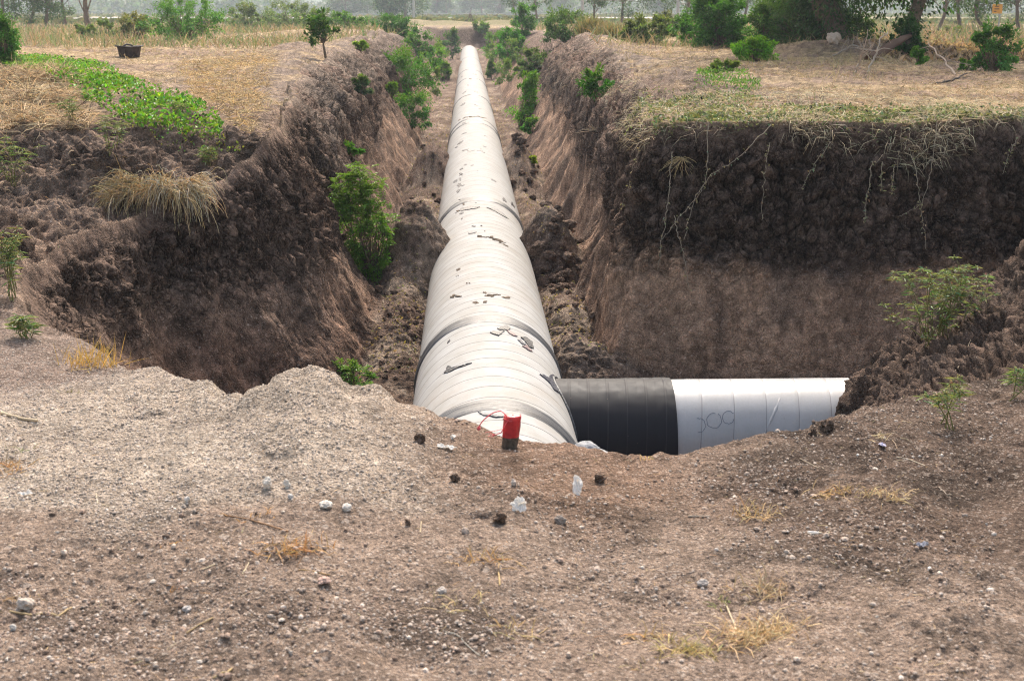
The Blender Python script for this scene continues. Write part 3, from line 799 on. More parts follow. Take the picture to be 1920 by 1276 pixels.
for i, (px, py, w_, h_, lab, tn) in enumerate([(501,915,20,24,'pale chalky stone standing on edge in the foreground gravel, left of its smaller twin',WH),
    (538,915,15,20,'small pale chalky stone just right of the upright one in the gravel',WH),(545,935,12,10,'tiny pale pebble lying under the pair of chalky stones',(.5,.48,.46)),
    (611,952,30,16,'flat whitish stone lying alone in the gravel right of the chalky pair',(.60,.54,.47)),(650,958,20,18,'crumbly whitish lump right beside the flat whitish stone',(.68,.61,.54)),
    (609,1092,28,12,'flat pinkish stone on the brown foreground dirt',(.42,.29,.24)),(351,942,12,12,'round pale pebble left of the chalky pair',(.66,.6,.54)),
    (350,1147,18,12,'grey and white pebbles pressed in the lower left dirt',(.42,.39,.37)),(25,1182,14,14,'pale rounded stone near the lower left corner',(.47,.44,.40)),
    (1318,1100,22,14,'grey pebble beside the dry grass tuft at lower right',(.38,.34,.31)),(963,910,12,14,'small cream stone above the torn paper scrap',(.55,.45,.38)),
    (873,1002,14,14,'tan angular pebble left of the dark clod in the foreground',(.48,.38,.31)),(1743,1070,9,9,'small white pebble on the dark earth at right',(.8,.75,.7)),
    (1050,982,22,18,'dull grey lump below the torn paper scrap',(.25,.21,.18)),(828,1113,20,16,'pale crumbly pebble cluster in the middle foreground',(.45,.4,.36)),
    (48,1140,34,24,'half buried pale round stone at the left edge',(.42,.36,.31))]):
    p = hit(px, py); kpx = FPX/p[1]*.97
    rock('stone', p, (w_/kpx/2, w_/kpx/2*.9, h_/kpx/2), lab, 'stone', tn, seed=i+1)
for i, (px, py, w_, lab) in enumerate([(937,980,26,'dark moist clod lying below the white paper scrap'),(790,828,20,'dark crumbly clod on the brown crest left of the red stake'),(853,905,18,'dark clod on the brown slope above the middle gravel'),
    (765,985,12,'small dark clod left of the dry stalks in the foreground'),(1125,905,20,'dark clod right of the upright paper scrap'),(1525,815,15,'lone dark clod at the lip in front of the white branch pipe'),
    (1550,806,26,'knobbly dark clod at the foot of the right spoil heap')]):
    p = hit(px, py); kpx = FPX/p[1]*.97
    rock('soil_clod', p, (w_/kpx/2, w_/kpx/2, w_/kpx/2*.9), lab, 'clod', (.24, .17, .13), mat=SOIL, seed=i+40, grit_=.03, rough=.55)
# grey concrete lump at the lip
p = at_y(1098, 858, 5.42)
rock('concrete_lump', (p[0], p[1], p[2]-.02), (.062, .05, .045), 'grey broken concrete lump at the lip of the pit by the black sleeve', 'concrete lump', (.33, .33, .335), seed=77, rough=.18, sink=.1)
p = at_y(1124, 860, 5.46)
rock('concrete_lump', (p[0], p[1], p[2]-.03), (.058, .045, .036), 'smaller grey concrete lump right behind the first at the pit lip', 'concrete lump', (.30, .305, .315), seed=79, rough=.16, sink=.1)
# big dark clods by the pipe and on the spoil
n_c = 0
for (cx, cy, sx, sy, num, s0, s1) in [(1.0,16.6,.22,.7,46,.03,.1),(1.0,14.6,.2,.9,34,.02,.07),(-.85,16,.25,.8,26,.015,.05),(-.75,13.8,.15,.8,26,.015,.04),(1.05,27.8,.2,1.1,22,.04,.1),(-.85,27,.25,1.2,18,.03,.09),(2.55,9.0,.15,.5,26,.015,.05),(1.2,12.8,.15,.3,10,.02,.06)]:
    for i in range(num):
        x, y = RS.randn()*sx+cx, RS.randn()*sy+cy
        if abs(x-PX) < PR+.05 and y > 9: continue
        z = float(gz(x, y)); s_ = s0+(s1-s0)*RS.rand()**2.2
        where = {9.0: 'on the right hand spoil heap'}.get(cy, 'beside the main pipe on the trench floor')
        rock('soil_clod', (x, y, z), (s_, s_*.9, s_*.75), 'dark crumbly soil clod '+where, 'clod', (.17, .12, .093) if RS.rand() < .6 else (.26, .185, .14), 'dark clods '+where, SOIL, 100+n_c % 40, .03, rough=.5)
        n_c += 1

# ------------------------------------------------------------------ red stake
def stake():
    b = hit(955, 838); k_ = FPX/b[1]
    r = 16.5/k_; h = 66/k_
    e = empty('survey_stake', tuple(b), 'short red wrapped stake with loose red string at the pit edge', 'stake')
    n = 40; th = np.arange(n)*2*math.pi/n
    RED = simple('red_film', (.52, .022, .03), .33, 25, .35, .5, True, .006, .2)
    prof = [(-.2, .86), (.0, .92), (.22, .95), (.34, .99), (.6, 1.0), (.85, 1.01), (.955, 1.03), (.985, 1.0), (1.0, .88), (.992, .5), (.985, .12)]
    V = []
    for (zz, rr) in prof:
        wob = 1+.045*np.sin(th*7+zz*5)*(zz > .2)+.03*np.sin(th*3+zz*9)
        V.append(np.stack([np.cos(th)*r*rr*wob, np.sin(th)*r*rr*wob, np.full(n, zz*h)+(.012*r*60*.02*np.sin(th*2) if zz > .9 else 0)], -1))
    V = np.concatenate(V); m_ = len(prof)
    V[:, 0] += V[:, 2]*.10
    i = np.arange(m_-1)[:, None]*n; j = np.arange(n)[None]; kk_ = (j+1) % n
    Fq = np.stack([i+j, i+kk_, i+n+kk_, i+n+j], -1).reshape(-1, 4)
    zc_ = V[:, 2]/h
    low = Fq[:3*n]; hi = Fq[3*n:]
    mesh_obj('stake_foot', V[:4*n], low, simple('muddy_wood', (.10, .075, .055), .9, 80, .5), e, True)
    mesh_obj('red_wrapper', V[3*n:], hi-3*n, RED, e, True, np.where((zc_[3*n:] > .93)[:, None], (1.5, 2.6, 2.2), (1, 1, 1)))
    def s3(pts, rr, nm='string', ti=(1.6, 4, 3.6)):
        P = np.array([((a-955)/k_, yo, (838-b_)/k_) for a, b_, yo in pts]); t_ = np.linspace(0, len(P)-1, len(P)*6)
        Q = np.stack([np.interp(t_, np.arange(len(P)), P[:, c_]) for c_ in range(3)], -1)
        for _ in range(3): Q[1:-1] = (Q[:-2]+2*Q[1:-1]+Q[2:])/4
        V_, F_ = tube(Q, rr, 6); mesh_obj(nm, V_, F_, RED, e, True, np.tile(ti, (len(V_), 1)))
    s3([(952,774,-r),(946,766,-r),(939,762,-.01),(925,767,0),(914,774,0),(903,784,.0),(897,793,.0),(893,801,.0)], .0022)
    s3([(893,800,0),(896,796,.004),(898,800,0),(894,803,0)], .003)
    s3([(953,778,-r),(947,786,-r-.003),(943,795,-r-.003),(938,804,-r),(930,807,-r),(922,809,-r)], .0018)
    for a, b_ in ((914, 806), (913, 811), (919, 813), (917, 803)): s3([(928, 807.5, -r), ((928+a)/2, (807+b_)/2+.4, -r), (a, b_, -r)], .0009)
    s3([(944,795,-r-.003),(930,799,-r),(918,801,-r),(908,803,-r)], .0009)
    s3([(973,782,0),(976.5,784,0),(976,796,0),(974,810,0),(971.5,824,0),(970,830,0)], .0020, 'string', (.5, 3.5, 2.5))
    s3([(942,776,-r*.9),(955,781,-r*1.05),(970,778,-r*.7)], .0025, 'string', (1.3, 2.5, 2.2))
stake()

# ------------------------------------------------------------------ litter
def scrap(px, py, w_, h_, label, cat, seed, upright=True, mat=PAPER, name='paper_scrap'):
    p = hit(px, py+h_/2*.8); k_ = FPX/p[1]; r = np.random.RandomState(seed)
    nr, na = 9, 28; th = np.arange(na)*2*math.pi/na
    rad_ = .78+.30*vnoise(np.cos(th)*1.5, np.sin(th)*1.5, 0*th+seed, seed)+.18*vnoise(np.cos(th)*4, np.sin(th)*4, 0*th+seed, seed+3)
    q = np.linspace(.02, 1, nr)[:, None]; A_ = q*rad_[None]*np.cos(th)[None]; B_ = q*rad_[None]*np.sin(th)[None]
    X = A_*w_/k_/2; H = B_*h_/k_/2
    D = (.010*vnoise(A_*2.2, B_*2.2, 0*A_+seed, seed+1)+.006*np.abs(vnoise(A_*5, B_*5, 0*A_, seed+2)))*max(1, w_/30)
    if upright: V = np.stack([X, D+H*.55, H*.86+h_/k_/2*.8], -1)
    else: V = np.stack([X, H*2.6, np.abs(D)*.9+.005], -1)
    V = V.reshape(-1, 3)
    i = np.arange(nr-1)[:, None]*na; j = np.arange(na)[None]; kk_ = (j+1) % na
    Fq = np.stack([i+j, i+na+j, i+na+kk_, i+kk_], -1).reshape(-1, 4)
    V2 = V.copy(); V2[:, 1] += .0012
    Fs = Fq[:, ::-1]+len(V)
    o = mesh_obj(name, np.concatenate([V, V2]), np.concatenate([Fq, Fs]), mat, None, False, np.tile((.85, .83, .80), (2*len(V), 1))); o.location = p
    tag(o, label, cat)
scrap(975, 945, 40, 36, 'crumpled white paper scrap lying above the dark clod', 'paper scrap', 3)
scrap(1083, 905, 26, 52, 'tall torn white paper scrap standing in the brown dirt', 'paper scrap', 4)
scrap(838, 838, 38, 12, 'curled dirty white scrap on the brown crest left of the stake', 'paper scrap', 5, False)
scrap(849, 818, 12, 13, 'small pale paper scrap just above the curled one', 'paper scrap', 6)
scrap(45, 926, 34, 7, 'white plastic strip lying in the gravel at the far left', 'plastic strip', 7, False, name='plastic_strip')
scrap(1728, 1023, 32, 9, 'crushed grey foil scrap on the dark earth at right', 'foil scrap', 8, False, simple('foil', (.3, .3, .34), .4, 60, .4), 'foil_scrap')
scrap(1655, 833, 16, 10, 'pale lilac plastic scrap on the crest at right', 'plastic scrap', 9, False, simple('lilac_plastic', (.5, .47, .58), .5, 60, .2), 'plastic_scrap')
def butt(px, py, L, rot, label):
    p = hit(px, py); k_ = FPX/p[1]; e = empty('cigarette_butt', tuple(p+np.array((0, 0, .004))), label, 'cigarette butt')
    l = L/k_; r = .0042
    d = np.array((math.cos(rot), math.sin(rot)*.6, -.05))
    q = np.linspace(-l/2, l*.25, 8)[:, None]*d; q = np.vstack([q[:1]*1.001, q]); V_, F_ = tube(q, np.concatenate([[.0003], r*(1+.08*RS.rand(8))]), 12); mesh_obj('paper_tube', V_, F_, PAPER, e, True, np.tile((.85, .83, .8), (len(V_), 1)))
    q = np.linspace(l*.25, l/2, 4)[:, None]*d; mesh_obj('filter_tip', *tube(q, [r*1.02, r, r*.95, r*.3], 12), simple('filter_paper', (.6, .5, .36), .8, 60, .2), e, True)
butt(1528, 1001, 29, -.2, 'white cigarette butt lying on the gravel at lower right')
butt(1608, 855, 13, 1.3, 'cream cigarette butt on the dark crest at right')

# ------------------------------------------------------------------ plants
def unit(v): return v/(np.linalg.norm(v, axis=-1, keepdims=True)+1e-9)
def leaf_geo(bag, P, D, L, W, C_, fold=.25, updir=None):
    n = len(P); D = unit(D)
    up = np.tile((0, 0, 1.0), (n, 1))+RS.randn(n, 3)*.55 if updir is None else updir
    Sd = unit(np.cross(D, up)); N = np.cross(Sd, D)
    L = np.broadcast_to(L, (n,))[:, None]; W = np.broadcast_to(W, (n,))[:, None]
    V = np.stack([P, P+D*L*.45+Sd*W*.5+N*W*fold, P+D*L-N*L*.08, P+D*L*.45-Sd*W*.5+N*W*fold], 1).reshape(-1, 3)
    i = np.arange(n)[:, None]*4
    Fc = np.concatenate([i+np.array((0, 1, 2)), i+np.array((0, 2, 3))])
    bag.add(V, Fc, np.repeat(C_, 4, 0))
def blade_geo(bag, P, D, L, W, C_, droop=.4):
    n = len(P); D = unit(D); L = np.broadcast_to(L, (n,))[:, None]; W = np.broadcast_to(W, (n,))[:, None]
    Sd = unit(np.cross(D, unit(np.tile((0, 0, 1.0), (n, 1))+RS.randn(n, 3)*.8)))
    dr = np.broadcast_to(droop, (n,))[:, None]
    g = np.array((0, 0, -1.0))
    m1 = P+D*L*.5+g*L*.12*dr; t = P+D*L*.95+g*L*.5*dr
    V = np.stack([P-Sd*W*.5, P+Sd*W*.5, m1-Sd*W*.4, m1+Sd*W*.4, t], 1).reshape(-1, 3)
    i = np.arange(n)[:, None]*5
    Fc = np.concatenate([i+np.array(a) for a in ((0, 1, 3), (0, 3, 2), (2, 3, 4))])
    bag.add(V, Fc, np.repeat(C_, 5, 0))
def lcol(n, base, var=.25, hue=.12):
    base = np.array(base)*(1.45 if base[1] > base[0]*1.15 else 1.0)
    c = base[None]*(1+var*RS.randn(n, 1))
    c[:, 0] *= 1+hue*RS.randn(n)*1.5; c[:, 2] *= 1+hue*RS.randn(n)
    return np.clip(c, .004, .9)
G_BRIGHT = (.085, .21, .022); G_MID = (.055, .125, .025); G_DARK = (.028, .062, .018); G_YEL = (.17, .25, .03); G_GREY = (.12, .155, .075); STR = (.50, .37, .17); STRP = (.52, .44, .30)
def branch_path(a, b, sag=.1, n=7):
    t = np.linspace(0, 1, n)[:, None]; a = np.array(a); b = np.array(b)
    L = np.linalg.norm(b-a)
    j = RS.randn(3)*L*.08
    return a+(b-a)*t+np.sin(t*math.pi)*j+np.array((0, 0, 1))*np.sin(t*math.pi)*L*sag
def bush(name, label, cat, base, H, W, nclump, per, L, Wd, col1, group=None, trunk=0, compound=False, D_=None, lean=(0, 0), stem_r=.006, low=.15, clump_r=.22, top=None, parts=('stem', 'foliage'), var=.22, shape=None, droop=0):
    base = np.array(base, float)
    e = empty(name, tuple(base), label, cat, group)
    D_ = W if D_ is None else D_
    fol, st = Bag(), Bag()
    for i in range(nclump):
        a = RS.rand()*2*math.pi; q = RS.rand()**.45; zz = low+(1-low)*RS.rand()
        wid = (math.sqrt(max(.06, 1-((zz-.5)/.66)**2)) if shape is None else shape(zz))*(.65+.65*RS.rand())
        c = np.array((math.cos(a)*W/2*q*wid, math.sin(a)*D_/2*q*wid, zz*H*(.9+.1*RS.rand())))
        c[0] += lean[0]*zz; c[1] += lean[1]*zz
        start = np.array((RS.randn()*.02*W, RS.randn()*.02*W, 0)) if not trunk else np.array((lean[0]*trunk/H*.8, lean[1]*trunk/H*.8, trunk*(.6+.5*RS.rand())))
        pth = branch_path(start, c, .06)
        V_, F_ = tube(pth, np.linspace(stem_r, stem_r*.25, len(pth)), 5); st.add(V_, F_)
        R_ = clump_r*(W+H)/2*(.35+1.0*RS.rand())
        outd = unit(c-np.array((0, 0, H*.35)))
        if not compound:
            m_ = int(per*(.6+.8*RS.rand()))
            d = unit(RS.randn(m_, 3)); rr = R_*RS.rand(m_)**.5
            Pp = c+d*rr[:, None]*np.array((1, 1, .75))*.8+outd*(RS.rand(m_, 1)**2*R_*1.7)
            Dd = unit(d*.8+outd*.5+RS.randn(m_, 3)*.35+np.array((0, 0, -droop)))
            cc = lcol(m_, np.array(col1)*(.75+.5*RS.rand()), var)
            if top is not None:
                f = np.clip((Pp[:, 2]/H-.6)/.4, 0, 1)[:, None]*RS.rand(m_, 1); cc = cc*(1-f)+np.array(top)*f
            leaf_geo(fol, Pp, Dd, L*(.6+.7*RS.rand(m_)), Wd*(.7+.5*RS.rand(m_)), cc)
        else:
            nr = max(3, per//14)
            for k_ in range(nr):
                d = unit(RS.randn(3)*.8+outd*.7+np.array((0, 0, .25)))
                s0 = c+RS.randn(3)*R_*.35; rl = R_*(.7+.6*RS.rand())
                nl = 7; t_ = np.linspace(.15, 1, nl)[:, None]
                pr = s0+d*rl*t_+np.array((0, 0, -1))*rl*.35*t_**2
                V_, F_ = tube(np.vstack([s0, pr]), .0012, 3); st.add(V_, F_)
                sd_ = unit(np.cross(d, (0, 0, 1.0)))
                for sg in (-1, 1):
                    Dd = np.tile(sd_*sg*.9+d*.6, (nl, 1))+RS.randn(nl, 3)*.15+np.array((0, 0, -.15))
                    hgt = np.clip(pr[:, 2]/H, 0, 1)[:, None]
                    cc = lcol(nl, np.array(col1)*(.75+.5*RS.rand()), var)
                    if top is not None: f = np.clip((hgt-.5)/.5, 0, 1)*(.4+.6*RS.rand()); cc = cc*(1-f)+np.array(top)*f
                    leaf_geo(fol, pr, Dd, L*(.8+.4*RS.rand(nl)), Wd, cc, updir=np.tile((0, 0, 1.0), (nl, 1))+RS.randn(nl, 3)*.3)
    if trunk:
        pth = branch_path((0, 0, -.1), (lean[0]*trunk/H, lean[1]*trunk/H, trunk*1.15), 0, 10)
        V_, F_ = tube(pth, np.linspace(stem_r*2.6, stem_r*1.3, 10), 8); st.add(V_, F_)
    st.build(parts[0], BARK, e, True); fol.build(parts[1], LEAF, e)
    return e
def bpx(px, py, Y=None, z=None):
    if Y is not None:
        p = at_y(px, py, Y); return (p[0], Y, float(gz(p[0], Y))-.02)
    h = hit(px, py); return (h[0], h[1], h[2]-.02)
def sz(px_, Y): return px_*Y/FPX

# --- trench shrubs
def wallpt(px, py):
    return hit(px, py)
b = wallpt(700, 512); bush('leafy_shrub', 'bright green feathery shrub rising from the left foot of the trench', 'shrub', (b[0], b[1], b[2]-.03), sz(205, b[1]), sz(95, b[1]), 72, 170, .046, .017, (.105,.21,.022), compound=True, lean=(-sz(26, b[1]), -.1), top=G_YEL, clump_r=.15, D_=.55, shape=lambda z: .35+1.9*z if z < .38 else max(.4, 1.07-.75*(z-.38)), low=.05)
b = wallpt(667, 716); b = at_y(667, 745, 12.6); bush('leafy_shrub', 'small light green seedling shrub just behind the pale crest', 'shrub', (b[0], b[1], b[2]-.05), sz(88, 12.6), sz(82, 12.6), 13, 130, .046, .016, (.12,.23,.05), compound=True, top=G_YEL, clump_r=.22)
for i, (px, py, h_, w_, lab, cl, nl) in enumerate([
    (764,192,95,88,'rounded green bush high on the left trench wall',(.055,.155,.022),30),(772,246,62,62,'lower green bush on the left trench wall under the rounded bush',(.05,.15,.025),20),
    (823,142,42,32,'yellow green bush by the left of the far pipe',(.10,.24,.02),12),(848,112,50,20,'green shrub in the far left end of the trench',(.05,.13,.03),12),(836,150,30,16,'small low plant at the left of the far pipe',(.10,.19,.03),8),
    (975,236,95,34,'tall leaning light green shrub on the right trench wall',(.09,.22,.02),24),(996,252,26,30,'small green shrub at the foot of the leaning one',(.06,.17,.03),9),
    (1118,190,54,50,'compact deep green bush on the right trench lip',(.045,.14,.02),16),(921,150,30,16,'green plant on the right of the far pipe',(.07,.17,.03),9),(930,108,44,30,'green bushes at the far right trench wall',(.07,.17,.03),14),(905,75,24,30,'pale green weeds at the far right end of the trench',(.09,.16,.05),9),
    (658,290,20,26,'little green weed low on the left trench wall',(.06,.16,.02),6),(676,98,16,24,'bright yellow green weed on the far left bank',(.16,.26,.03),6),(678,180,34,24,'grey green weed on the left bank slope',(.06,.10,.05),8),
    (735,190,30,18,'light green weed left of the rounded bush',(.09,.18,.03),7),(1000,310,14,12,'tiny yellow weed at the right trench foot',(.25,.3,.02),4)]):
    b = wallpt(px, py); Y = b[1]
    bush('leafy_shrub', lab, 'shrub', b, sz(h_, Y), sz(w_, Y), int(nl*2.2), 70 if Y < 60 else 45, max(.055, sz(5.0, Y)), max(.03, sz(2.8, Y)), cl, top=G_YEL, clump_r=.13, lean=(sz(18, Y), 0) if lab.startswith('tall leaning') else (0, 0), D_=min(1.2, sz(w_, Y)))
b = wallpt(612, 108); bush('sapling', 'thin dark green sapling with a bare stem on the left bank', 'sapling', b, sz(82, b[1]), sz(44, b[1]), 20, 34, .10, .055, (.045,.10,.024), trunk=sz(26, b[1]), lean=(-.2, 0), stem_r=.012, parts=('trunk', 'crown'), low=.3, clump_r=.11)


# --- flowering weed on the spoil heap
def weed(base, H, W, nst, label, seed=0, lw=1.0, heads=True, spread=.5):
    r = np.random.RandomState(seed); e = empty('flowering_weed', tuple(base), label, 'weed')
    st, fo, hd = Bag(), Bag(), Bag()
    for i in range(nst):
        a = r.rand()*6.28; q = r.rand()**.6
        tip = np.array((math.cos(a)*W/2*q+W*.04, math.sin(a)*W*.25*q, H*(.55+.45*r.rand())*(1-.25*q*q)))
        root = np.array((r.randn()*.02, r.randn()*.02, 0)) if r.rand() < .6 else np.array((tip[0]*.45+.02, 0, .01+.06*q))
        pth = branch_path(root, tip, .12, 9); V_, F_ = tube(pth, np.linspace(.0032, .0012, 9), 5); st.add(V_, F_, (1.0, 1.3, .6))
        ends = [(pth[-1], unit(pth[-1]-pth[-3]))]
        for b_ in range(3):
            k_ = r.randint(4, 8); d = unit(r.randn(3)*.7+np.array((0, 0, .7)))
            q2 = branch_path(pth[k_], pth[k_]+d*H*(.12+.15*r.rand()), .1, 5); V_, F_ = tube(q2, np.linspace(.0018, .0009, 5), 4); st.add(V_, F_, (1.0, 1.4, .6)); ends.append((q2[-1], d))
        for k_ in range(2, 9):
            if r.rand() < .65:
                n = 2; d = r.randn(n, 3)*np.array((1, 1, .25)); cc = lcol(n, (.17, .20, .10) if r.rand() < .6 else (.09, .17, .05), .2)
                leaf_geo(fo, np.repeat(pth[k_][None], n, 0), d, .045+.035*r.rand(n), .012*lw, cc)
        for p_, d in ends:
            n = 6; an = np.arange(n)*1.05+r.rand(); dd = np.stack([np.cos(an), np.sin(an), -.25+.4*r.rand(n)], -1)
            leaf_geo(fo, np.repeat(p_[None], n, 0), dd, .04+.035*r.rand(n), .013*lw, lcol(n, (.22, .25, .125), .25))
            if heads:
                for _ in range(5):
                    c = p_+r.randn(3)*.008+np.array((0, 0, .006)); s_ = .0035+.003*r.rand()
                    hd.add(I0*s_+c, I0F, lcol(1, (.34, .36, .13) if r.rand() < .85 else (.4, .2, .12), .15))
    st.build('stem', BARK, e, True); fo.build('foliage', LEAF, e)
    if heads and hd.n:
        for g_ in range(0, len(hd.V), 5):
            bb = Bag()
            for v_, c_ in zip(hd.V[g_:g_+5], hd.c[g_:g_+5]): bb.add(v_, I0F, c_)
            bb.build('flower_head', STRAW, e)
    return e
p = hit(1745, 655); weed((p[0], p[1], p[2]-.01), sz(185, p[1]), sz(235, p[1]), 26, 'tall many stemmed weed with yellow green flower heads on the spoil heap', 5)
p = hit(1768, 800); weed((p[0], p[1], p[2]-.01), sz(105, p[1]), sz(100, p[1]), 4, 'sparse flowering weed low on the face of the spoil heap', 6, .5)
p = hit(1905, 745); weed((p[0], p[1], p[2]-.01), sz(60, p[1]), sz(60, p[1]), 3, 'small weed at the right edge of the spoil heap', 8, .5)
for i, (px, py, h_, w_, n_, lab) in enumerate([(25,350,95,95,9,'pale green weed clump at the left edge of the photo'),(20,560,150,80,8,'straggly yellowish weed at the left edge above the gravel'),(45,635,50,60,6,'little green weed at the left edge by the pale gravel'),
    (130,235,60,50,5,'thin weed on the left bank beside the straw heap'),(200,290,75,60,6,'thin weed above the dark hollow on the left bank'),(390,310,40,45,6,'small grey green weed on the left bank above the wall'),(330,225,40,60,6,'thin stems poking out of the vine mat')]):
    p = hit(px, py); weed((p[0], p[1], p[2]-.01), sz(h_, p[1]), sz(w_, p[1]), n_, lab, 20+i, .7, heads=i in (0, 1))

# --- dry grass tufts
def tuft(px, py, n, L, spread, label, name='dry_tuft', cat='grass tuft', colr=STR, droop=.5, up=1.0, lean=(0, 0), w_=.0035, seed=0, Y=None, base=None, sx=.3, group=None):
    if up < 1: L *= 1.5; n = int(n*1.5); w_ *= 1.5
    p = hit(px, py) if base is None else np.array(base)
    P = np.tile((0, 0, 0.0), (n, 1))+RS.randn(n, 3)*np.array((L*sx, L*sx*.6, 0))
    P[:, 2] = -.004
    D = RS.randn(n, 3)*spread+np.array((lean[0], lean[1], up))
    D[:, 2] = np.abs(D[:, 2])*.9+.05 if up > 0 else D[:, 2]
    b = Bag(); blade_geo(b, P, D, L*(.5+.7*RS.rand(n)), w_, lcol(n, colr, .22, .05), droop)
    o = b.build(name, STRAW, None); o.location = p
    return tag(o, label, cat, group)
tuft(170, 685, 150, .17, .6, 'golden dry grass tuft at the left brink of the pit', colr=(.55, .36, .10), w_=.003, sx=.45, droop=.2)
for i, (px, py, n, L, lab, c_) in enumerate([(1030,0,0,0,'',0)][:0]+[(1580,925,60,.06,'low straw tuft on the dark earth, left one of the pair below the crest',(.5,.33,.14)),(1660,930,50,.06,'low straw tuft on the dark earth, right one of the pair below the crest',(.5,.36,.2)),
    (1425,965,50,.065,'thin straw tuft above the white cigarette butt',(.5,.32,.14)),(1430,1195,210,.085,'largest dry grass tuft of the lower right foreground',(.62,.44,.24)),(1440,1110,120,.07,'faded flat straw tuft above the largest dry tuft',(.45,.35,.22)),
    (1220,1190,20,.05,'small straw tuft left of the largest dry tuft',(.55,.36,.14)),(1290,1225,80,.06,'yellow green and straw tuft near the bottom edge',(.42,.36,.12)),(1350,1135,14,.035,'tiny green sprout in the lower right dirt',(.20,.28,.06)),
    (1205,1255,18,.05,'dry straw bits at the bottom edge',(.55,.42,.24)),(320,1105,18,.03,'small orange brown withered sprig at lower left',(.5,.22,.06)),(322,1022,10,.03,'tiny orange sprig in the left gravel',(.55,.25,.06)),
    (555,1030,70,.055,'orange brown withered sprig in the middle left gravel',(.5,.24,.07)),(500,970,16,.05,'orange blades beneath the chalky stones',(.5,.25,.08)),(910,1050,40,.055,'orange straw sprig left of the middle foreground',(.55,.32,.12)),
    (870,1130,20,.05,'faint straw tuft in the middle foreground',(.5,.38,.2)),(960,1180,22,.05,'straw tuft right of the faint middle one',(.5,.36,.16)),(12,880,60,.07,'orange brown dead grass at the far left edge',(.4,.2,.06)),(32,845,10,.05,'green blade sprig at the left edge',(.14,.26,.08)),
    (18,1135,12,.05,'dry stalk tuft at the lower left edge',(.5,.36,.18)),(1640,820,16,.05,'pale straw wisp at the foot of the spoil heap',(.6,.5,.3)),(1215,860,6,.03,'golden straw wisp on the lip by the black sleeve',(.6,.42,.14)),(130,735,10,.03,'thin green sprig on the pale gravel at left',(.25,.28,.1))]):
    tuft(px, py, n, L, 1.0, lab, colr=tuple(np.array(c_)*.6+np.array((.50, .38, .22))*.4), up=.45, droop=.8, w_=.0022, sx=.5)
# drooping straw clump that hangs over the left wall
def hanging_clump():
    n = 1300; p0 = hit(285, 345); bag = Bag()
    for k_ in range(n):
        if k_ % 26 == 0:
            px = 215+170*RS.rand(); py = 335+14*abs((px-290)/60)+38*RS.rand(); root = hit(px, py)+np.array((0, -.03, .03+.04*RS.rand())); thc = (px-295)/95*.9+RS.randn()*.35; Lc = .20+.20*RS.rand()*(1-.5*abs(px-300)/95); dc = RS.rand()
        a = root+RS.randn(3)*np.array((.03, .03, .012))
        L = Lc*(.5+.8*RS.rand()); th = thc+RS.randn()*.5
        d0 = np.array((math.sin(th)*1.1, -.75+.3*RS.randn(), .45+.35*RS.randn())); dr_ = .15+.9*dc*RS.rand()
        t_ = np.linspace(0, 1, 7)[:, None]
        P = a+L*(d0*t_*(1-.35*t_)+np.array((0, -.05, -1.35))*t_**2*dr_)+np.cumsum(RS.randn(7, 3)*.007, 0)
        V_, F_ = tube(P, np.linspace(.0030, .0014, 7), 3)
        bag.add(V_, F_, lcol(1, (.66, .50, .27) if RS.rand() < .7 else (.62, .55, .42), .2, .04)*(.5 if RS.rand() < .2 else 1))
    o = bag.build('dry_grass_clump', STRAW, None, False, loc=tuple(p0)); tag(o, 'big clump of dry straw drooping over the dark left wall', 'dry grass clump')
hanging_clump()
def strand(pts, r, name, label, cat, tint, leafy=0, lcolr=STRP, group=None, off=.10, mat=None, lsz=.022):
    P = []
    for a, b in pts:
        h = hit(a, b); P.append(h+np.array((0, -off, off*.6)))
    P = np.array(P); t_ = np.linspace(0, len(P)-1, len(P)*7)
    Q = np.stack([np.interp(t_, np.arange(len(P)), P[:, c_]) for c_ in range(3)], -1)
    Q[1:-1] += RS.randn(len(Q)-2, 3)*.006
    e = empty(name, tuple(P[0]), label, cat, group)
    V_, F_ = tube(Q-P[0], np.linspace(r, r*.5, len(Q)), 5); mesh_obj('stem', V_, F_, STRAW, e, True, np.tile(tint, (len(V_), 1)))
    if leafy:
        b_ = Bag(); k_ = RS.randint(0, len(Q), leafy)
        leaf_geo(b_, Q[k_]-P[0]+RS.randn(leafy, 3)*.008, RS.randn(leafy, 3)+np.array((0, -.3, -.4)), lsz*(.6+.8*RS.rand(leafy)), lsz*.6, lcol(leafy, lcolr, .3))
        b_.build('foliage', LEAF, e)
    return e
VB = (.26, .20, .14)
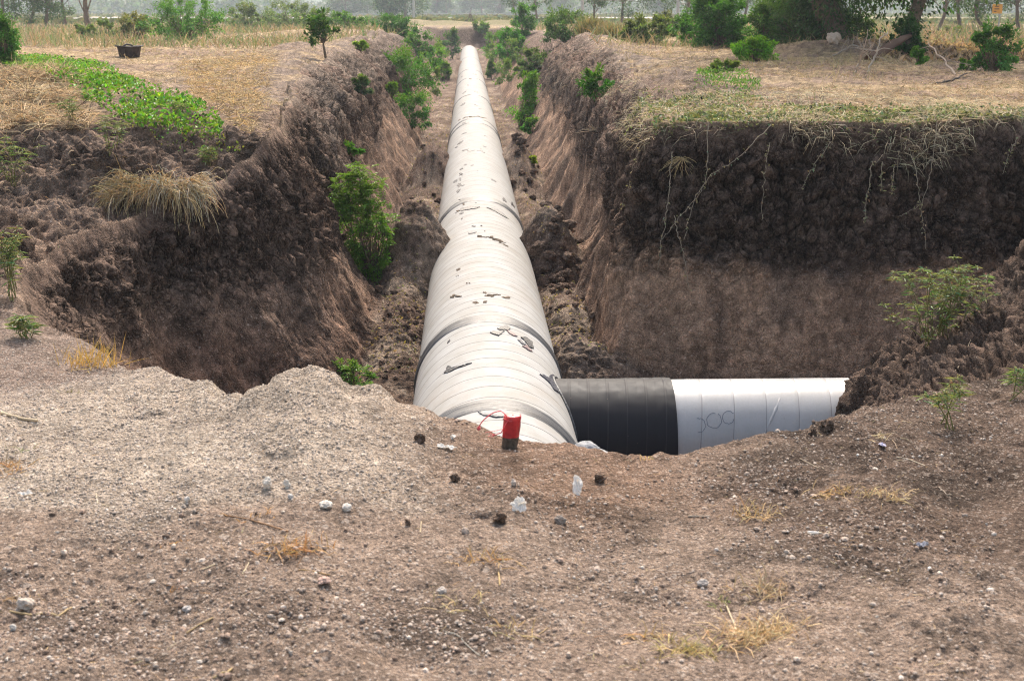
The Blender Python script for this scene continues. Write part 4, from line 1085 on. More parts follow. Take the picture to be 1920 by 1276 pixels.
for pts, lab in [([(1445,227),(1438,290),(1432,316),(1427,370),(1424,424)],'straight hanging vine with dried pods in the middle of the dark wall'),
    ([(1208,250),(1190,307),(1179,348),(1165,400)],'leftmost dried vine hanging near the wall corner'),([(1257,300),(1250,388),(1239,451),(1230,513)],'long dried vine second from the wall corner, ending in pale leaves'),
    ([(1324,240),(1322,334),(1317,357),(1297,393),(1279,460)],'dried vine that bends left beneath the star shaped twig side of the wall'),([(1441,250),(1382,307),(1329,348),(1284,406),(1239,460)],'long vine crossing the wall diagonally down to the left'),
    ([(1261,415),(1270,460),(1279,487),(1284,536),(1291,558)],'thin loose root hanging low on the tan band of the wall'),([(1705,300),(1716,379),(1723,424),(1730,478)],'thick bundle of dried vine above the flowering weed'),
    ([(1629,320),(1620,379),(1615,424)],'short green tipped vine left of the thick bundle'),([(1553,280),(1526,312),(1512,343),(1497,366)],'yellow vine curling down to the left in mid wall'),([(1647,320),(1646,375)],'short beaded vine right of the green tipped one'),
    ([(1670,320),(1666,378)],'short vine next to the thick bundle on its left'),([(1898,270),(1880,312),(1871,339)],'orange leaved vine at the right end of the wall'),([(1750,240),(1738,340),(1722,395),(1678,417)],'thin bowed tendril swinging left across the thick bundle')]:
    strand(pts, .0042, 'hanging_vine', lab, 'vine', (.42, .34, .25), 30 if 'thin' not in lab else 8, (.36, .31, .20), lsz=.03)
for k_ in range(3):
    pass
e = None
b = Bag(); h0 = hit(1278, 300)
for i in range(26):
    a_ = RS.rand()*6.28; L = .10+.13*RS.rand(); d = np.array((math.cos(a_)*1.2, -.25, math.sin(a_)*.55-.12)); t_ = np.linspace(0, 1, 6)[:, None]
    P = d*L*t_+np.array((0, 0, -.06))*t_**2+RS.randn(6, 3)*.006+np.array((0, -.05, 0)); V_, F_ = tube(P, np.linspace(.004, .0015, 6), 4); b.add(V_, F_, lcol(1, (.48, .36, .19), .15, .03))
o = b.build('dry_twig', STRAW, None); o.location = h0; tag(o, 'star shaped tangle of dry twigs on the dark wall near the corner', 'dry twig')
b = Bag(); h0 = hit(1115, 250)
for i in range(14):
    a_ = RS.rand()*3.14; L = .12+.2*RS.rand(); d = np.array((math.cos(a_)*1.2, -.35, math.sin(a_)*.6-.1)); t_ = np.linspace(0, 1, 6)[:, None]
    P = d*L*t_+RS.randn(6, 3)*.01+np.array((0, -.05, .02)); V_, F_ = tube(P, np.linspace(.005, .002, 6), 4); b.add(V_, F_, lcol(1, (.5, .42, .3), .15, .03))
o = b.build('dry_twig', STRAW, None); o.location = h0; tag(o, 'pale broken twigs sticking out of the right trench wall', 'dry twig')
# stalks and sticks lying on the foreground
for pts, r_s, lab, c_ in [([(2,776),(40,788),(70,792)],.006,'thick pale stalk lying on the gravel at the left edge',(.62,.5,.34)),([(420,966),(470,975),(540,997)],.0022,'thin brown stalk lying across the left gravel',(.33,.19,.1)),
    ([(18,1148),(60,1156),(110,1158),(135,1140)],.003,'curved dry stalk on the lower left dirt',(.48,.36,.2)),([(350,1188),(375,1172),(400,1160)],.0022,'thin dry stalk below the half buried stone',(.48,.36,.2)),
    ([(400,1274),(425,1262),(435,1255)],.0025,'golden stalk at the bottom edge',(.5,.38,.2)),([(455,1080),(470,1050)],.0018,'short upright straw in the left gravel',(.6,.5,.34)),([(380,1068),(405,1058)],.0018,'short pale straw left of the upright straw',(.6,.5,.34)),
    ([(560,1070),(590,1074),(618,1078)],.002,'brown stem running right from the orange sprig',(.45,.3,.15)),([(835,1186),(855,1190),(870,1205),(885,1220),(900,1230)],.0016,'wavy grey string lying in the middle foreground',(.45,.42,.36)),
    ([(990,1200),(1010,1190),(1028,1180)],.0018,'thin dry twig in the middle foreground',(.45,.32,.18)),([(1290,970),(1330,970)],.002,'straight pale stem on the gravel left of the thin tuft',(.5,.42,.34)),
    ([(1680,860),(1710,864),(1735,875)],.0022,'pale bent stem on the dark crest at right',(.5,.42,.32)),([(1760,915),(1775,928),(1785,930)],.0018,'short twig on the dark earth at right',(.45,.36,.28)),
    ([(1500,860),(1530,876),(1545,882)],.0016,'faint straw on the dark crest',(.4,.33,.25)),([(935,1075),(937,1100)],.0022,'upright straw in the middle foreground',(.55,.4,.2)),([(1360,1130),(1380,1180),(1372,1200)],.0024,'pale curved stalk left of the largest tuft',(.62,.5,.34)),
    ([(790,980),(788,1000)],.0018,'tiny straw by the small dark clod',(.5,.4,.26)),([(180,925),(183,945)],.0016,'single straw on the far left gravel',(.6,.52,.38)),([(1640,700),(1660,690),(1680,676)],.003,'dry stem on the ridge of the spoil heap',(.42,.33,.22)),
    ([(1630,712),(1655,700),(1690,704)],.0025,'bent root at the left tip of the spoil heap',(.42,.33,.22)),([(1820,640),(1800,690),(1790,700)],.002,'dry straw on the spoil heap under the weed',(.45,.36,.25))]:
    P = np.array([hit(a, b) for a, b in pts])+np.array((0, 0, r_s*.7)); t_ = np.linspace(0, len(P)-1, len(P)*4)
    Q = np.stack([np.interp(t_, np.arange(len(P)), P[:, c2]) for c2 in range(3)], -1); Q[:, 2] = np.maximum(Q[:, 2], gz(Q[:, 0], Q[:, 1])+r_s*.5)
    V_, F_ = tube(Q, r_s*(.8+.4*RS.rand(len(Q))), 6); V_ = V_-Q[0]
    o = mesh_obj('dry_stalk', V_, F_, STRAW, None, True, np.tile(c_, (len(V_), 1))); o.location = Q[0]; tag(o, lab, 'stalk')
b = wallpt(678, 470); o = mesh_obj('root', *tube(np.array([(-.12, .1, .03), (0, 0, 0), (.1, -.05, -.02), (.22, -.1, .03), (.3, -.12, .08)]), [.03, .03, .028, .022, .012], 8), BARK, None, True, None); o.location = b; o['tintless'] = 1; del o['tintless']
tag(o, 'thick bare root jutting from the left wall into the shrub', 'root')
at_ = o.data.attributes.new('tint', 'FLOAT_COLOR', 'POINT'); at_.data.foreach_set('color', np.tile((2.2, 1.6, 1.2, 1), (len(o.data.vertices), 1)).ravel())

for i, (x, y, H, W) in enumerate([(-1.5,58,.9,.6),(-1.5,74,1.2,.8),(-1.45,86,1.0,.9),(1.75,60,.9,.7),(1.8,74,1.2,.9),(1.6,86,1.2,1.0),(2.4,68,.9,.9)]):
    bush('trench_weed', 'loose green weed growing along the foot of the far trench walls', 'weed', (x, y, float(gz(x, y))-.03), H, W, 9, 110, .10, .06, (.10, .17, .045), 'weeds along the far trench walls', clump_r=.2, top=(.22, .30, .06))
# --- ground cover (uncountable)
def cover(name, label, n, y0, y1, u0, u1, maskf, Lr, W, colf, up, droop, power=0, leaf=False, lift=0):
    fi, fj = scatter_idx(n, y0, y1, u0, u1, power); P = samp(fi, fj).astype(float)
    m_ = maskf(P, fi, fj); k_ = RS.rand(n) < m_; P = P[k_]; n = len(P)
    if n == 0: return
    P[:, 2] += lift*RS.rand(n)
    D = RS.randn(n, 3)*np.array((1, 1, .35)); D[:, 2] = np.abs(D[:, 2])+up
    L = (Lr[0]+(Lr[1]-Lr[0])*RS.rand(n))
    Ws = W*np.maximum(1, P[:, 1]/22)
    b = Bag()
    if leaf: leaf_geo(b, P, D, L, Ws, colf(n, P))
    else: blade_geo(b, P, D, L, Ws, colf(n, P), droop)
    o = b.build(name, LEAF if leaf else STRAW, None); return tag(o, label, kind='stuff')
def nz(P, f, s_): return fbm(P[:, 0]*f, P[:, 1]*f, P[:, 0]*0, 3, s_)
T0f = T0[..., None]
def land(fi, fj): return (samp(fi, fj, T0f)[:, 0] < .06)
def sc(n, P):
    c = lcol(n, (.52, .40, .24), .35, .05); k_ = RS.rand(n); c[k_ < .25] = lcol((k_ < .25).sum(), (.36, .24, .12), .2, .05); c[k_ > .9] = lcol((k_ > .9).sum(), (.22, .24, .08), .2); return c*.85
def projx(P):
    d = P-np.array((0, 0, ZC)); zf_ = d@_F; return 960+FPX*(d@_R)/zf_, 638-FPX*(d@_U)/zf_
cover('dry_grass', 'short dry straw coloured grass over both banks', 260000, 8.5, 75, -.42, .42, lambda P, fi, fj: land(fi, fj)*np.clip(.55+1.5*nz(P, .6, 401)+.5*nz(P, 3, 402), 0, 1)*np.where(P[:, 0] < 0, .12+.88*sm(13, 17, P[:, 1]+2*nz(P, .8, 403)), 1)*np.where((P[:, 0] < 0) & (P[:, 0] > -3.6-0.02*P[:, 1]), .3, 1), (.05, .20), .0060, sc, .28, .9)
# taller straw beds
cover('tall_dry_grass', 'taller dry grass growing in clumps on the banks', 26000, 20, 75, -.36, .4, lambda P, fi, fj: land(fi, fj)*sm(.22, .42, nz(P, .35, 405)+.12*np.clip((P[:, 1]-25)/30, 0, 1)), (.16, .42), .006, lambda n, P: lcol(n, (.42, .34, .17), .2, .06), 1.4, .5)
# straw heap at the far left
def poly_mask(pts):
    pts = np.array(pts, float)
    def f(P, fi, fj):
        x, y = projx(P); ins = np.zeros(len(x), bool)
        for i in range(len(pts)):
            (ax, ay), (bx, by) = pts[i], pts[(i+1) % len(pts)]
            c = (ay > y) != (by > y); xc = ax+(y-ay)*(bx-ax)/((by-ay) or 1e-9); ins ^= c & (x < xc)
        return ins*1.0
    return f
hp = poly_mask([(0,140),(110,130),(150,170),(130,205),(215,250),(60,245),(0,255)])
cover('straw_heap', 'matted heap of dead straw on the left bank', 60000, 12, 24, -.39, -.26, lambda P, fi, fj: hp(P, fi, fj)*(.35+.65*sm(-.3, .1, nz(P, 3, 411))), (.12, .34), .0065, lambda n, P: lcol(n, (.56, .42, .26), .4, .04)*np.where(RS.rand(n, 1) < .3, .4, 1), .12, .5, lift=.10)
sl = poly_mask([(330,120),(520,100),(500,190),(470,260),(360,180)])
cover('straw_slope', 'dead straw lying on the left slope above the wall', 30000, 12, 34, -.26, -.1, lambda P, fi, fj: sl(P, fi, fj)*.8, (.08, .28), .006, lambda n, P: lcol(n, (.50, .36, .18), .4, .05)*np.where(RS.rand(n, 1) < .25, .45, 1), .22, .7, lift=.05)
gp = poly_mask([(100,112),(200,128),(250,162),(345,190),(410,222),(450,258),(462,272),(380,274),(310,256),(250,240),(190,212),(135,180),(85,152),(0,128),(0,95),(60,110)])
cover('vine_mat', 'bright green creeping vine mat across the left bank', 90000, 11, 36, -.42, -.17, lambda P, fi, fj: gp(P, fi, fj)*np.clip(.40+2.0*nz(P, 2.2, 415), .05, 1), (.025, .06), .034, lambda n, P: lcol(n, (.10, .20, .025), .35, .18), .7, 0, leaf=True, lift=.12)
gp2 = poly_mask([(205,200),(330,235),(440,265),(470,290),(330,290),(240,240)])
cover('vine_mat_edge', 'thinning yellow green edge of the vine mat', 14000, 11, 22, -.3, -.15, lambda P, fi, fj: gp2(P, fi, fj)*.7, (.02, .045), .02, lambda n, P: lcol(n, (.13, .16, .04), .3, .15), .7, 0, leaf=True, lift=.06)
# creeper net over the lip of the cross wall
np_ = poly_mask([(1090,150),(1180,150),(1330,170),(1920,198),(1920,235),(1830,240),(1790,300),(1700,330),(1640,290),(1560,285),(1470,250),(1430,235),(1330,270),(1250,265),(1180,290),(1150,220)])
cover('dead_creepers', 'tangle of dead creepers draped over the lip of the right wall', 110000, 12.4, 24, .05, .42, lambda P, fi, fj: np_(P, fi, fj)*(.15+.85*sm(-.2, .2, nz(P, 1.6, 421)))*np.where(land(fi, fj), .30, 1), (.08, .34), .0055, lambda n, P: lcol(n, (.50, .42, .28), .35, .05), .1, 1.3, power=2, lift=.07)
np2 = poly_mask([(1180,175),(1320,165),(1500,205),(1920,205),(1920,232),(1700,250),(1690,300),(1620,270),(1500,240),(1330,255),(1170,260)])
cover('creeper_leaves', 'small grey green creeper leaves along the right lip', 60000, 12.6, 20, .08, .42, lambda P, fi, fj: np2(P, fi, fj)*(.2+.8*sm(-.1, .25, nz(P, 2.5, 425))), (.02, .05), .028, lambda n, P: lcol(n, (.17, .19, .10), .4, .12), .5, 0, leaf=True, lift=.05, power=2)
np3 = poly_mask([(1310,135),(1400,140),(1430,165),(1400,180),(1300,172)])
cover('green_patch', 'small green herb patch on the right bank', 12000, 13, 26, .1, .22, lambda P, fi, fj: np3(P, fi, fj)*.8, (.03, .05), .02, lambda n, P: lcol(n, (.08, .16, .03), .3, .12), .8, 0, leaf=True, lift=.1)
rt = poly_mask([(950,100),(1090,60),(1130,100),(1180,120),(1160,170),(1080,160),(1040,170),(990,160)])
cover('bank_roots', 'fine dry roots and stems hanging down the right bank', 26000, 15, 60, .02, .14, lambda P, fi, fj: rt(P, fi, fj)*.8, (.1, .35), .004, lambda n, P: lcol(n, (.36, .29, .20), .3, .05), -.15, 1.0, lift=.02, power=2)
# weeds between banks and field, straw on spoil heap
cover('scattered_straw', 'scattered bits of straw over the foreground earth', 2200, 2.8, 6.5, -.38, .38, lambda P, fi, fj: .35+.65*sm(-.2, .6, P[:, 0]/2), (.012, .05), .0016, lambda n, P: lcol(n, (.5, .36, .19), .2, .08), -.15, .3, lift=.004)
cover('leaf_litter', 'yellowing leaf litter on the trench floor', 22000, 13, 60, -.12, .12, lambda P, fi, fj: (samp(fi, fj, T0f)[:, 0] > .97)*(np.abs(P[:, 0]-PX) > .62), (.02, .05), .018, lambda n, P: lcol(n, (.33, .26, .13), .3, .1), .1, 0, leaf=True)


# ------------------------------------------------------------------ bushes and trees beyond the pit
def far_base(px, py, Y):
    X = (at_y(px, 100, Y)[0]); return (X, Y, float(gz(X, Y))-.03)
MIDB = [ # px centre, Y, width px, height px, clumps, colour, label
 (350,50,122,72,46,(.07,.18,.028),'large leafy green shrub on the left plain behind the straw grass',.08),
 (8,26,50,100,30,(.06,.16,.025),'bright leafy bush cut by the left edge of the photo',.05),
 (470,88,90,44,30,(.10,.15,.055),'grey green thicket left of the low bush row',.12),(545,92,90,46,28,(.10,.155,.05),'grey green thicket in the middle of the left bush row',.12),
 (590,80,50,40,16,(.085,.145,.045),'round bush right of the grey green thickets',.12),(650,72,66,34,22,(.075,.17,.035),'low green bush on the left rim far away',.10),
 (740,66,75,36,26,(.045,.13,.025),'dense dark green bush on the far left bank',.10),(785,62,50,40,18,(.06,.15,.03),'green bush tumbling down the far left bank',.10),(825,100,30,14,8,(.05,.12,.035),'small distant bush left of the trench end',.14),
 (160,55,40,24,9,(.10,.15,.05),'small weedy bush among the tall dry grass at left',.10),(200,60,36,26,8,(.09,.15,.05),'second weedy bush among the tall dry grass at left',.10),(255,52,50,44,14,(.13,.15,.06),'feathery olive bush left of the large leafy shrub',.10),
 (960,70,42,62,24,(.055,.18,.02),'tall bright green bush right above the trench end',.12),(985,75,38,56,20,(.06,.17,.025),'second bright bush right of the trench end',.12),(1003,50,60,52,24,(.085,.14,.05),'grey green bush at the far right rim of the trench',.09),
 (1060,52,84,52,32,(.075,.145,.045),'wide blue green bush on the right rim',.09),(1108,48,50,66,14,(.20,.17,.08),'tall yellowish reed clump on the right rim',.10),(1150,46,80,54,30,(.085,.15,.045),'green thicket right of the reed clump',.09),
 (1215,44,80,46,28,(.10,.145,.05),'olive green thicket in front of the utility pole',.09),(1130,55,30,50,12,(.06,.15,.03),'narrow bright bush behind the reed clump',.09),(1250,60,40,40,14,(.09,.12,.06),'dull thicket just right of the utility pole',.1),
 (1345,40,90,90,46,(.055,.16,.02),'tall bright green shrub left of the vine covered tree',.08),(1300,42,60,56,20,(.06,.16,.025),'leafy shrub on the left of the tall bright one',.08),
 (1415,30,62,42,22,(.12,.27,.02),'low vivid yellow green shrub before the tree thicket',.06),(1450,36,90,90,44,(.065,.14,.03),'airy shrub behind the vivid low shrub',.06),
 (1515,35,110,104,60,(.05,.10,.03),'arching willowy shrub beside the vine covered tree',.05),
 (1865,24,78,86,17,(.055,.15,.03),'airy sapling shrub on the right plain near the photo edge',.06),(1725,27,30,34,7,(.07,.17,.02),'small bright plant at the foot of the ploughed field',.05),(1810,25,22,20,4,(.08,.18,.03),'tiny plant left of the airy sapling shrub',.05),
 (1785,60,60,18,8,(.10,.14,.05),'low weeds at the far edge of the ploughed field',.1),(1700,31,50,70,22,(.03,.09,.018),'dark leafy bush round the second tree foot',.06),(1600,36,70,60,16,(.035,.08,.02),'dark undergrowth behind the vine covered trunk',.06),
 (1355,22,50,24,10,(.10,.16,.045),'small green herb clump on the right bank',.04),(1095,90,40,22,8,(.1,.15,.05),'tiny far thicket behind the right rim bushes',.12)]
for i, (cx, Y, w_, h_, nc, cl, lab, L_) in enumerate(MIDB):
    b = far_base(cx, 0, Y); H = sz(h_, Y); W = sz(w_, Y)
    if 'reed' in lab:
        bb = Bag(); n = 420; Pp = RS.randn(n, 3)*np.array((W*.18, W*.12, 0)); D = RS.randn(n, 3)*.28+np.array((0, 0, 1.0))
        blade_geo(bb, Pp, D, H*(.6+.5*RS.rand(n)), .03, lcol(n, (.30, .27, .11), .25), .6); o = bb.build('reed_clump', STRAW, None); o.location = b; tag(o, lab, 'reeds'); continue
    bush('bush', lab, 'bush', b, H, W, int(nc*2.2*(1.4 if cx > 1320 and cx < 1560 else 1)), 110 if Y < 45 else 75, L_*(1.0), L_*.58, cl, clump_r=.12, top=tuple(np.array(cl)*np.array((1.8, 1.35, 1.1))), low=.12, D_=min(W, 3.5), droop=.2, stem_r=.012, var=.3)
# ---- trees
def tree(px, Y, H, crown_w, crown_lo, n_lim, per, cl, label, leaf_=.12, trunk_r=.12, group=None, name='tree', lean=0, ivy=0):
    b = far_base(px, 0, Y); e = empty(name, b, label, 'tree', group)
    st, fo = Bag(), Bag()
    tp = branch_path((0, 0, -.2), (lean, 0, H*.8), 0, 12); tp[2:-1] += RS.randn(9, 3)*np.array((.05, .05, 0))*H*.06
    V_, F_ = tube(tp, np.linspace(trunk_r*1.25, trunk_r*.4, 12), 10); st.add(V_, F_)
    for i in range(n_lim):
        k_ = RS.randint(4, 11); z0 = tp[k_]
        a = RS.rand()*6.28; zz = crown_lo+(H-crown_lo)*RS.rand(); f = math.sqrt(max(.08, 1-((zz-(crown_lo+H)/2)/((H-crown_lo)*.56))**2)); q = RS.rand()**.4
        c = np.array((lean*.8+math.cos(a)*crown_w/2*f*q, math.sin(a)*crown_w/2*f*q, zz))
        pth = branch_path(z0, c, .08, 8); V_, F_ = tube(pth, np.linspace(trunk_r*.3, .012, 8), 5); st.add(V_, F_)
        R_ = crown_w*.13*(.6+.8*RS.rand()); m_ = int(per*(.6+.8*RS.rand()))
        d = unit(RS.randn(m_, 3)); Pp = c+d*(R_*RS.rand(m_)**.5)[:, None]*np.array((1.15, 1.15, .75))
        leaf_geo(fo, Pp, d*.7+RS.randn(m_, 3)*.4+np.array((0, 0, -.3)), leaf_*(.6+.8*RS.rand(m_)), leaf_*.55, lcol(m_, np.array(cl)*(.6+.8*RS.rand()), .25))
    st.build('trunk', BARK, e, True); fo.build('crown', LEAF, e)
    if ivy:
        iv = Bag(); n = ivy; t_ = RS.rand(n)*.75; pp = np.stack([np.interp(t_, np.linspace(0, 1, 12), tp[:, c_]) for c_ in range(3)], -1)
        a = RS.rand(n)*6.28; rr = trunk_r*(1.1+1.5*RS.rand(n)**2)+.12*RS.rand(n)
        pp += np.stack([np.cos(a)*rr, np.sin(a)*rr, 0*a], -1)
        leaf_geo(iv, pp, np.stack([np.cos(a), np.sin(a), -.8+0*a], -1)+RS.randn(n, 3)*.3, .07+.05*RS.rand(n), .055, lcol(n, (.035, .07, .02), .35)); iv.build('ivy', LEAF, e)
        for _ in range(14):
            a0 = RS.rand()*6.28; t2 = np.linspace(0, .7, 14); q = np.stack([np.interp(t2, np.linspace(0, 1, 12), tp[:, c_]) for c_ in range(3)], -1)
            an = a0+t2*RS.randn()*3; q[:, 0] += np.cos(an)*trunk_r*1.25; q[:, 1] += np.sin(an)*trunk_r*1.25
            mesh_obj('vine_stem', *tube(q, .018, 5), STRAW, e, True, None) if False else st
    return e
tree(1592, 34, 13, 9.5, 1.0, 170, 160, (.04,.085,.022), 'large dark vine covered tree at the right, leaning over its own shadow', .13, .27, ivy=5200)
tree(1690, 33, 9, 5, 1.2, 54, 120, (.04,.08,.022), 'second tree right of the vine covered one, with a reddish slim trunk', .12, .13, ivy=900)
tree(1540, 36, 6.5, 3.6, .3, 60, 130, (.045,.095,.025), 'leafy slender tree left of the vine covered trunk', .11, .08)
for px, Y, H, W_, lo, nl, lab in [(1800,90,7,5.6,1.1,44,'round tree beyond the ploughed field, left of the orange sign'),(1852,92,7,5.6,.9,44,'full tree behind the orange sign'),(1908,88,7,5.0,.7,44,'dark tree at the right edge behind the ploughed field'),(1750,85,6,4.2,2.2,24,'tree with a pale straight trunk at the far side of the field'),
    (8,100,5.2,4.2,.8,34,'dark tree at the far left corner'),(50,108,5.4,4.0,.9,30,'thin dark tree second from the left corner'),(88,102,4.8,4.0,.6,40,'dense dark tree third from the left corner'),(128,112,4.2,3.0,.8,20,'sparse tree with thin stems fourth from the left corner'),(173,85,4.5,1.4,2.6,6,'bare slim tree trunk in the left distance'),
    (330,200,5.2,6,1.0,16,'hazy dark tree behind the large leafy shrub'),(1010,150,6.0,5,2.0,20,'dark tree above the bright bush at the trench end'),(975,170,6.5,5,2.0,16,'shaded tree left of the one above the trench end'),
    (1165,120,5.2,6.5,.8,40,'broad dark tree behind the right rim thicket'),(1275,110,4.2,3.0,1.2,16,'small dark tree beside the utility pole'),(1390,120,5.2,5,1.5,18,'hazy tree above the tall bright shrub'),(1110,130,5.4,4,1.4,18,'dark tree behind the reed clump')]:
    tree(px, Y, H, W_, lo, nl, 130, (.045,.085,.03), lab, .16 if Y < 130 else .22, .10 if 'bare' not in lab else .16)
for px, Y, H, W_, lab in [(760,240,7.5,10,'large dark roadside tree with the concrete pole before it'),(730,235,6.5,7,'left half of the roadside tree pair'),(820,420,6.5,6,'pale hazy tree right of the roadside pair'),(838,440,8,4,'pale thin hazy tree, right neighbour of the rounder one'),(880,460,7.5,7,'pale hazy tree over the middle of the road'),
    (903,450,8.0,7,'spreading pale hazy tree right of the middle of the road'),(935,430,6.0,8,'low hazy tree just left of the bright bushes'),(650,360,6,10,'hazy blue tree on the left horizon'),(690,380,5.5,9,'second hazy blue tree on the left horizon'),(1050,400,5.5,8,'hazy tree behind the blue green bush'),(1235,380,5,8,'hazy tree between the thickets and the pole')]:
    tree(px, Y, H, W_, 1.2, 34, 90, (.05,.09,.035), lab, .42, .22)
# ---- far-off wood on the horizon: one mass
def wood():
    b = Bag()
    for i in range(900):
        Y = 520+330*RS.rand(); X = (RS.rand()-.5)*Y*.95; h = 3+5*RS.rand()+2.0*vnoise(X*.01, 0, 0, 7); h = float(h)
        m_ = 46; d = RS.randn(m_, 3)*np.array((4.5, 3, h*.28)); Pp = np.array((X, Y, h*.5))+d; Pp[:, 2] = np.clip(Pp[:, 2], .1, h+1)
        leaf_geo(b, Pp, RS.randn(m_, 3), 2.2, 1.7, lcol(m_, (.055, .085, .035), .25))
    o = b.build('distant_wood', LEAF, None); tag(o, 'hazy belt of trees along the horizon', kind='stuff')
wood()
def hills():
    n = 140; xs_ = np.linspace(-900, 900, n); V = []
    for r_i, yy in enumerate((880, 930, 980)):
        h = (0, 1, .0)[r_i]
        z = h*(7+9*vnoise(xs_*.004, 0*xs_, 0*xs_, 3)+3*vnoise(xs_*.02, 0*xs_, 0*xs_, 4))
        V.append(np.stack([xs_, 0*xs_+yy, z], -1))
    V = np.concatenate(V); i = np.arange(2)[:, None]*n; j = np.arange(n-1)[None]; Fq = np.stack([i+j, i+j+1, i+n+j+1, i+n+j], -1).reshape(-1, 4)
    tag(mesh_obj('hills', V, Fq, simple('hill_woods', (.06, .09, .05), .95, .05, .3), None, True), kind='structure')
hills()
# ---- road, low wall, poles, sign, tub, stakes
def strip(name, y0, y1, x0, x1, z_, mat, kind=None, n=60):
    xs_ = np.linspace(x0, x1, n); V = np.concatenate([np.stack([xs_, 0*xs_+y0, gz(xs_, 0*xs_+y0)+z_], -1), np.stack([xs_, 0*xs_+y1, gz(xs_, 0*xs_+y1)+z_], -1)])
    j = np.arange(n-1); Fq = np.stack([j, j+1, n+j+1, n+j], -1); o = mesh_obj(name, V, Fq, mat, None); return tag(o, kind=kind)
ASPH = simple('pale_road', (.36, .35, .34), .9, 3, .1)
strip('road', 205, 250, -60, 40, .12, ASPH, 'structure')
def box(bag, x0, x1, y0, y1, z0, z1, c=(1, 1, 1)):
    V = np.array([(x, y, z) for x in (x0, x1) for y in (y0, y1) for z in (z0, z1)]); F = np.array([(0,1,3,2),(4,6,7,5),(0,4,5,1),(2,3,7,6),(0,2,6,4),(1,5,7,3)]); bag.add(V, F, c)
CONC = simple('concrete', (.42, .41, .39), .85, 12, .15)
e = empty('low_wall', (-8, 330, float(gz(-8, 330))), 'long low pale wall beyond the distant road', 'wall')
b = Bag(); box(b, -22, 26, -.15, .15, -.1, .55); b.build('wall', CONC, e); b = Bag(); box(b, -22, 26, -.22, .22, .55, .68); b.build('coping', CONC, e)
for px, Y, w_, lab in [(777,190,5,'concrete utility pole in front of the roadside trees'),(1091,105,6,'pale utility pole behind the right rim bushes'),(1269,88,6,'grey utility pole right of the olive thicket'),(1318,160,3,'thin far utility pole near the tall bright shrub')]:
    b_ = far_base(px, 0, Y); r = sz(w_, Y)/2; e = empty('utility_pole', b_, lab, 'pole')
    V_, F_ = tube(np.array([(0, 0, -.5), (0, 0, 3), (0, 0, 8)]), [r, r*.9, r*.7], 12); mesh_obj('pole', V_, F_, CONC, e, True)
    V_, F_ = tube(np.array([(-.9, 0, 7.6), (.9, 0, 7.6)]), .05, 6); mesh_obj('crossarm', V_, F_, CONC, e, True)
# orange panel
b_ = far_base(1864, 0, 86); e = empty('orange_sign', b_, 'orange panel sign standing among the trees beyond the field', 'sign'); k_ = 86/FPX
OR = simple('orange_paint', (.75, .33, .03), .5, 5, .08); DKG = simple('sign_black', (.10, .06, .02), .6, 5, .1)
zc_ = float(ZC+(20-17)*k_*1.0-b_[2]); w2, h2 = 9*k_, 8.5*k_
bb = Bag(); box(bb, -w2, w2, -.03, .03, zc_-h2, zc_+h2); bb.build('panel', OR, e)
for (x0, x1, z0, z1) in [(-.55,.25,.42,.62),(-.75,-.25,-.62,-.42),(-.65,.35,-.12,.08)]:
    bb = Bag(); box(bb, x0*w2, x1*w2, -.045, -.032, zc_+z0*h2, zc_+z1*h2); bb.build('glyph_stroke', DKG, e)
V_, F_ = tube(np.array([(w2*.6, .05, -.1), (w2*.6, .05, zc_-h2)]), .04, 8); mesh_obj('post', V_, F_, CONC, e, True)
# black cracked tub
def tub():
    p = hit(243, 108); Y = p[1]; k_ = Y/FPX; e = empty('rubber_tub', tuple(p), 'broken black tub with a flared rim standing in the dry grass at left', 'tub')
    n = 48; th = np.arange(n)*2*math.pi/n; R_ = 25*k_; H = 20*k_
    TB = simple('old_rubber', (.055, .045, .045), .7, 20, .4)
    def surf(rr, zz, sq=1.0):
        V = np.concatenate([np.stack([np.cos(th)*r_, np.sin(th)*r_*.8, 0*th+z_+.05*H*np.sin(th*2+.7)*(z_/H)], -1) for r_, z_ in zip(rr, zz)]); m_ = len(rr)
        i = np.arange(m_-1)[:, None]*n; j = np.arange(n)[None]; kk_ = (j+1) % n; return V, np.stack([i+j, i+kk_, i+n+kk_, i+n+j], -1).reshape(-1, 4)
    mesh_obj('bowl', *surf([R_*.02, R_*.68, R_*.72, R_*.88, R_*.90, R_*.86, R_*.68, R_*.02], [0, 0, .02*H, .92*H, .94*H, .92*H, .08*H, .06*H]), TB, e, True)
    mesh_obj('rim', *surf([R_*.87, R_*1.02, R_*1.04, R_*1.0, R_*.88], [.90*H, .92*H, .98*H, 1.02*H, .97*H]), TB, e, True)
    q = np.array([(-.3, -.7, .95), (-.05, -.55, 1.15), (.15, -.3, 1.1), (.2, .2, 1.0)])*np.array((R_, R_, H)); mesh_obj('handle', *tube(q, .02, 8), TB, e, True)
tub()
# crossed stakes by the road
for (x0, x1, lab) in [(874,884,'dark stick leaning left by the distant road'),(884,880,'upright dark stick by the distant road'),(888,883,'dark stick leaning right by the distant road')]:
    b0 = far_base(x0, 0, 125); X1 = at_y(x1, 100, 125)[0]; P = np.array([(0, 0, 0), (X1-b0[0], 0, .75)]); o = mesh_obj('field_stake', *tube(np.vstack([P[0], P.mean(0), P[1]]), .045, 6), BARK, None, True, None); o.location = b0; tag(o, lab, 'stake')
    a_ = o.data.attributes.new('tint', 'FLOAT_COLOR', 'POINT'); a_.data.foreach_set('color', np.ones(len(o.data.vertices)*4, np.float32))
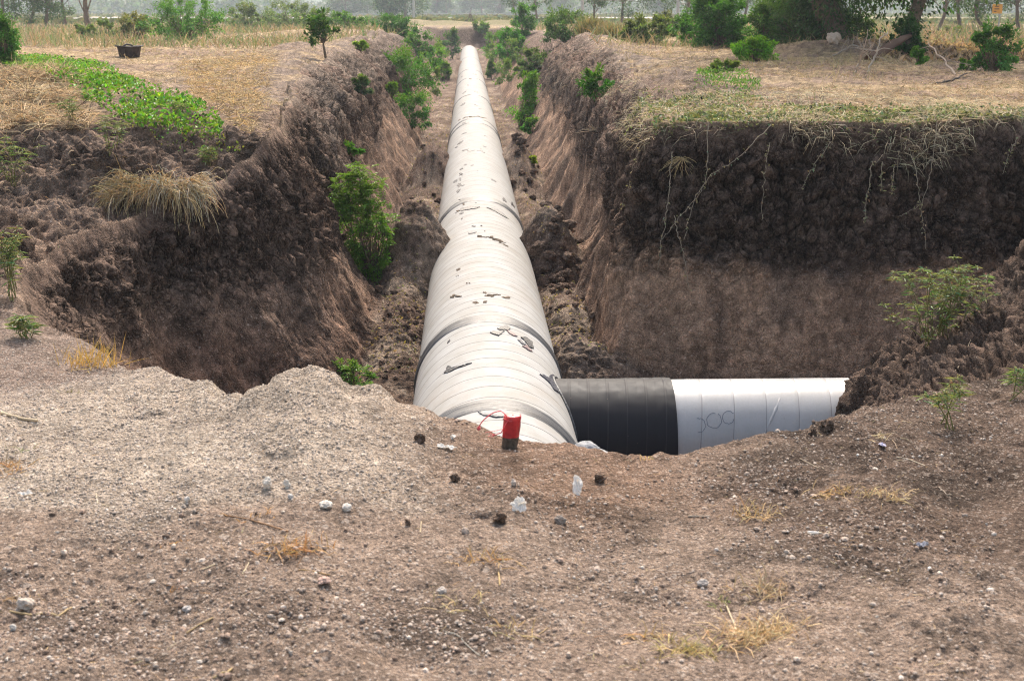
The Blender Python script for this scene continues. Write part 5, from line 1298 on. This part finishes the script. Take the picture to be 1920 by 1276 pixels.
# dead branches beneath the vine covered tree
for pts, lab, c_ in [([(1790,160,22),(1765,108,23),(1740,80,24)],'crooked grey dead branch leaning near the second tree',(.38,.30,.24)),([(1625,150,22.5),(1640,110,22.6),(1650,75,22.7),(1662,60,22.8)],'pale dry stem rising before the trees',(.5,.42,.34)),
    ([(1600,150,22),(1612,120,22),(1618,95,22)],'thin dry stem left of the pale one',(.48,.38,.3)),([(1560,70,31),(1600,85,30.5),(1640,96,30)],'arching bare branch across the trunk foot',(.45,.38,.32)),([(1755,165,20),(1790,148,20.4),(1815,138,21)],'dark fallen stick on the shaded grass',(.06,.05,.045)),
    ([(1630,92,29),(1680,80,30),(1710,66,31)],'fallen reddish log behind the dry stems',(.16,.09,.06))]:
    P = np.array([at_y(*q) for q in pts]); r0 = .02 if 'log' not in lab else .12
    P[0, 2] = gz(P[0, 0], P[0, 1]); t_ = np.linspace(0, len(P)-1, len(P)*5); Q = np.stack([np.interp(t_, np.arange(len(P)), P[:, c2]) for c2 in range(3)], -1); Q[1:] += RS.randn(len(Q)-1, 3)*.01
    e = empty('dead_branch', tuple(Q[0]), lab, 'branch'); V_, F_ = tube(Q-Q[0], np.linspace(r0, r0*.4, len(Q)), 7); mesh_obj('limb', V_, F_, STRAW, e, True, np.tile(c_, (len(V_), 1)))
    if 'log' not in lab and 'stick' not in lab:
        for _ in range(7):
            k_ = RS.randint(3, len(Q)); d = unit(RS.randn(3)+np.array((0, 0, .8))); q2 = branch_path(Q[k_]-Q[0], Q[k_]-Q[0]+d*(.15+.3*RS.rand()), .1, 5); V_, F_ = tube(q2, np.linspace(.008, .003, 5), 4); mesh_obj('twig', V_, F_, STRAW, e, True, np.tile(c_, (len(V_), 1)))
p = far_base(1560, 0, 32.5); rock('boulder', (p[0], p[1], p[2]), (.15, .14, .16), 'pale rounded boulder at the foot of the vine covered tree', 'boulder', (.60, .45, .35), seed=90)
# tall weeds in front of the horizon, both sides
cover('tall_weeds', 'feathery weeds and grasses along the far edge of the land', 42000, 40, 120, -.40, .40, lambda P, fi, fj: land(fi, fj)*sm(-.05, .35, nz(P, .12, 431)+.15*np.sign(np.abs(P[:, 0]/P[:, 1])-.03)), (.25, .8), .012, lambda n, P: np.where((RS.rand(n) < .5)[:, None], lcol(n, (.40, .30, .17), .2, .05), lcol(n, (.14, .18, .065), .25, .1)), 1.8, .5)
cover('plough_clods', 'dry turned earth and crop stubble in the ploughed field', 26000, 28, 72, .22, .42, lambda P, fi, fj: sm(8.5, 10, P[:, 0])*.9, (.05, .22), .05, lambda n, P: lcol(n, (.30, .20, .15), .4, .05), .5, .6, leaf=True)
cover('pasture', 'green and yellow crops in the far fields', 16000, 130, 420, -.42, .42, lambda P, fi, fj: (np.abs(P[:, 1]-228) > 26)*sm(-.2, .2, nz(P, .03, 441)), (.3, .8), .12, lambda n, P: lcol(n, (.18, .20, .07), .25, .1), 1.5, .3)

# ------------------------------------------------------------------ haze
HB = Bag(); box(HB, -1650, 1650, -40, 1100, -6, 34); hz = HB.build('haze', None, None)
hm = bpy.data.materials.new('haze_air'); hm.use_nodes = True; t = hm.node_tree; t.nodes.clear()
hv = t.nodes.new('ShaderNodeVolumePrincipled'); hv.inputs['Color'].default_value = (.80, .88, 1.0, 1); hv.inputs['Density'].default_value = .0006; hv.inputs['Anisotropy'].default_value = .2
ho = t.nodes.new('ShaderNodeOutputMaterial'); t.links.new(hv.outputs[0], ho.inputs['Volume']); hz.data.materials.append(hm)
tag(hz, kind='stuff')
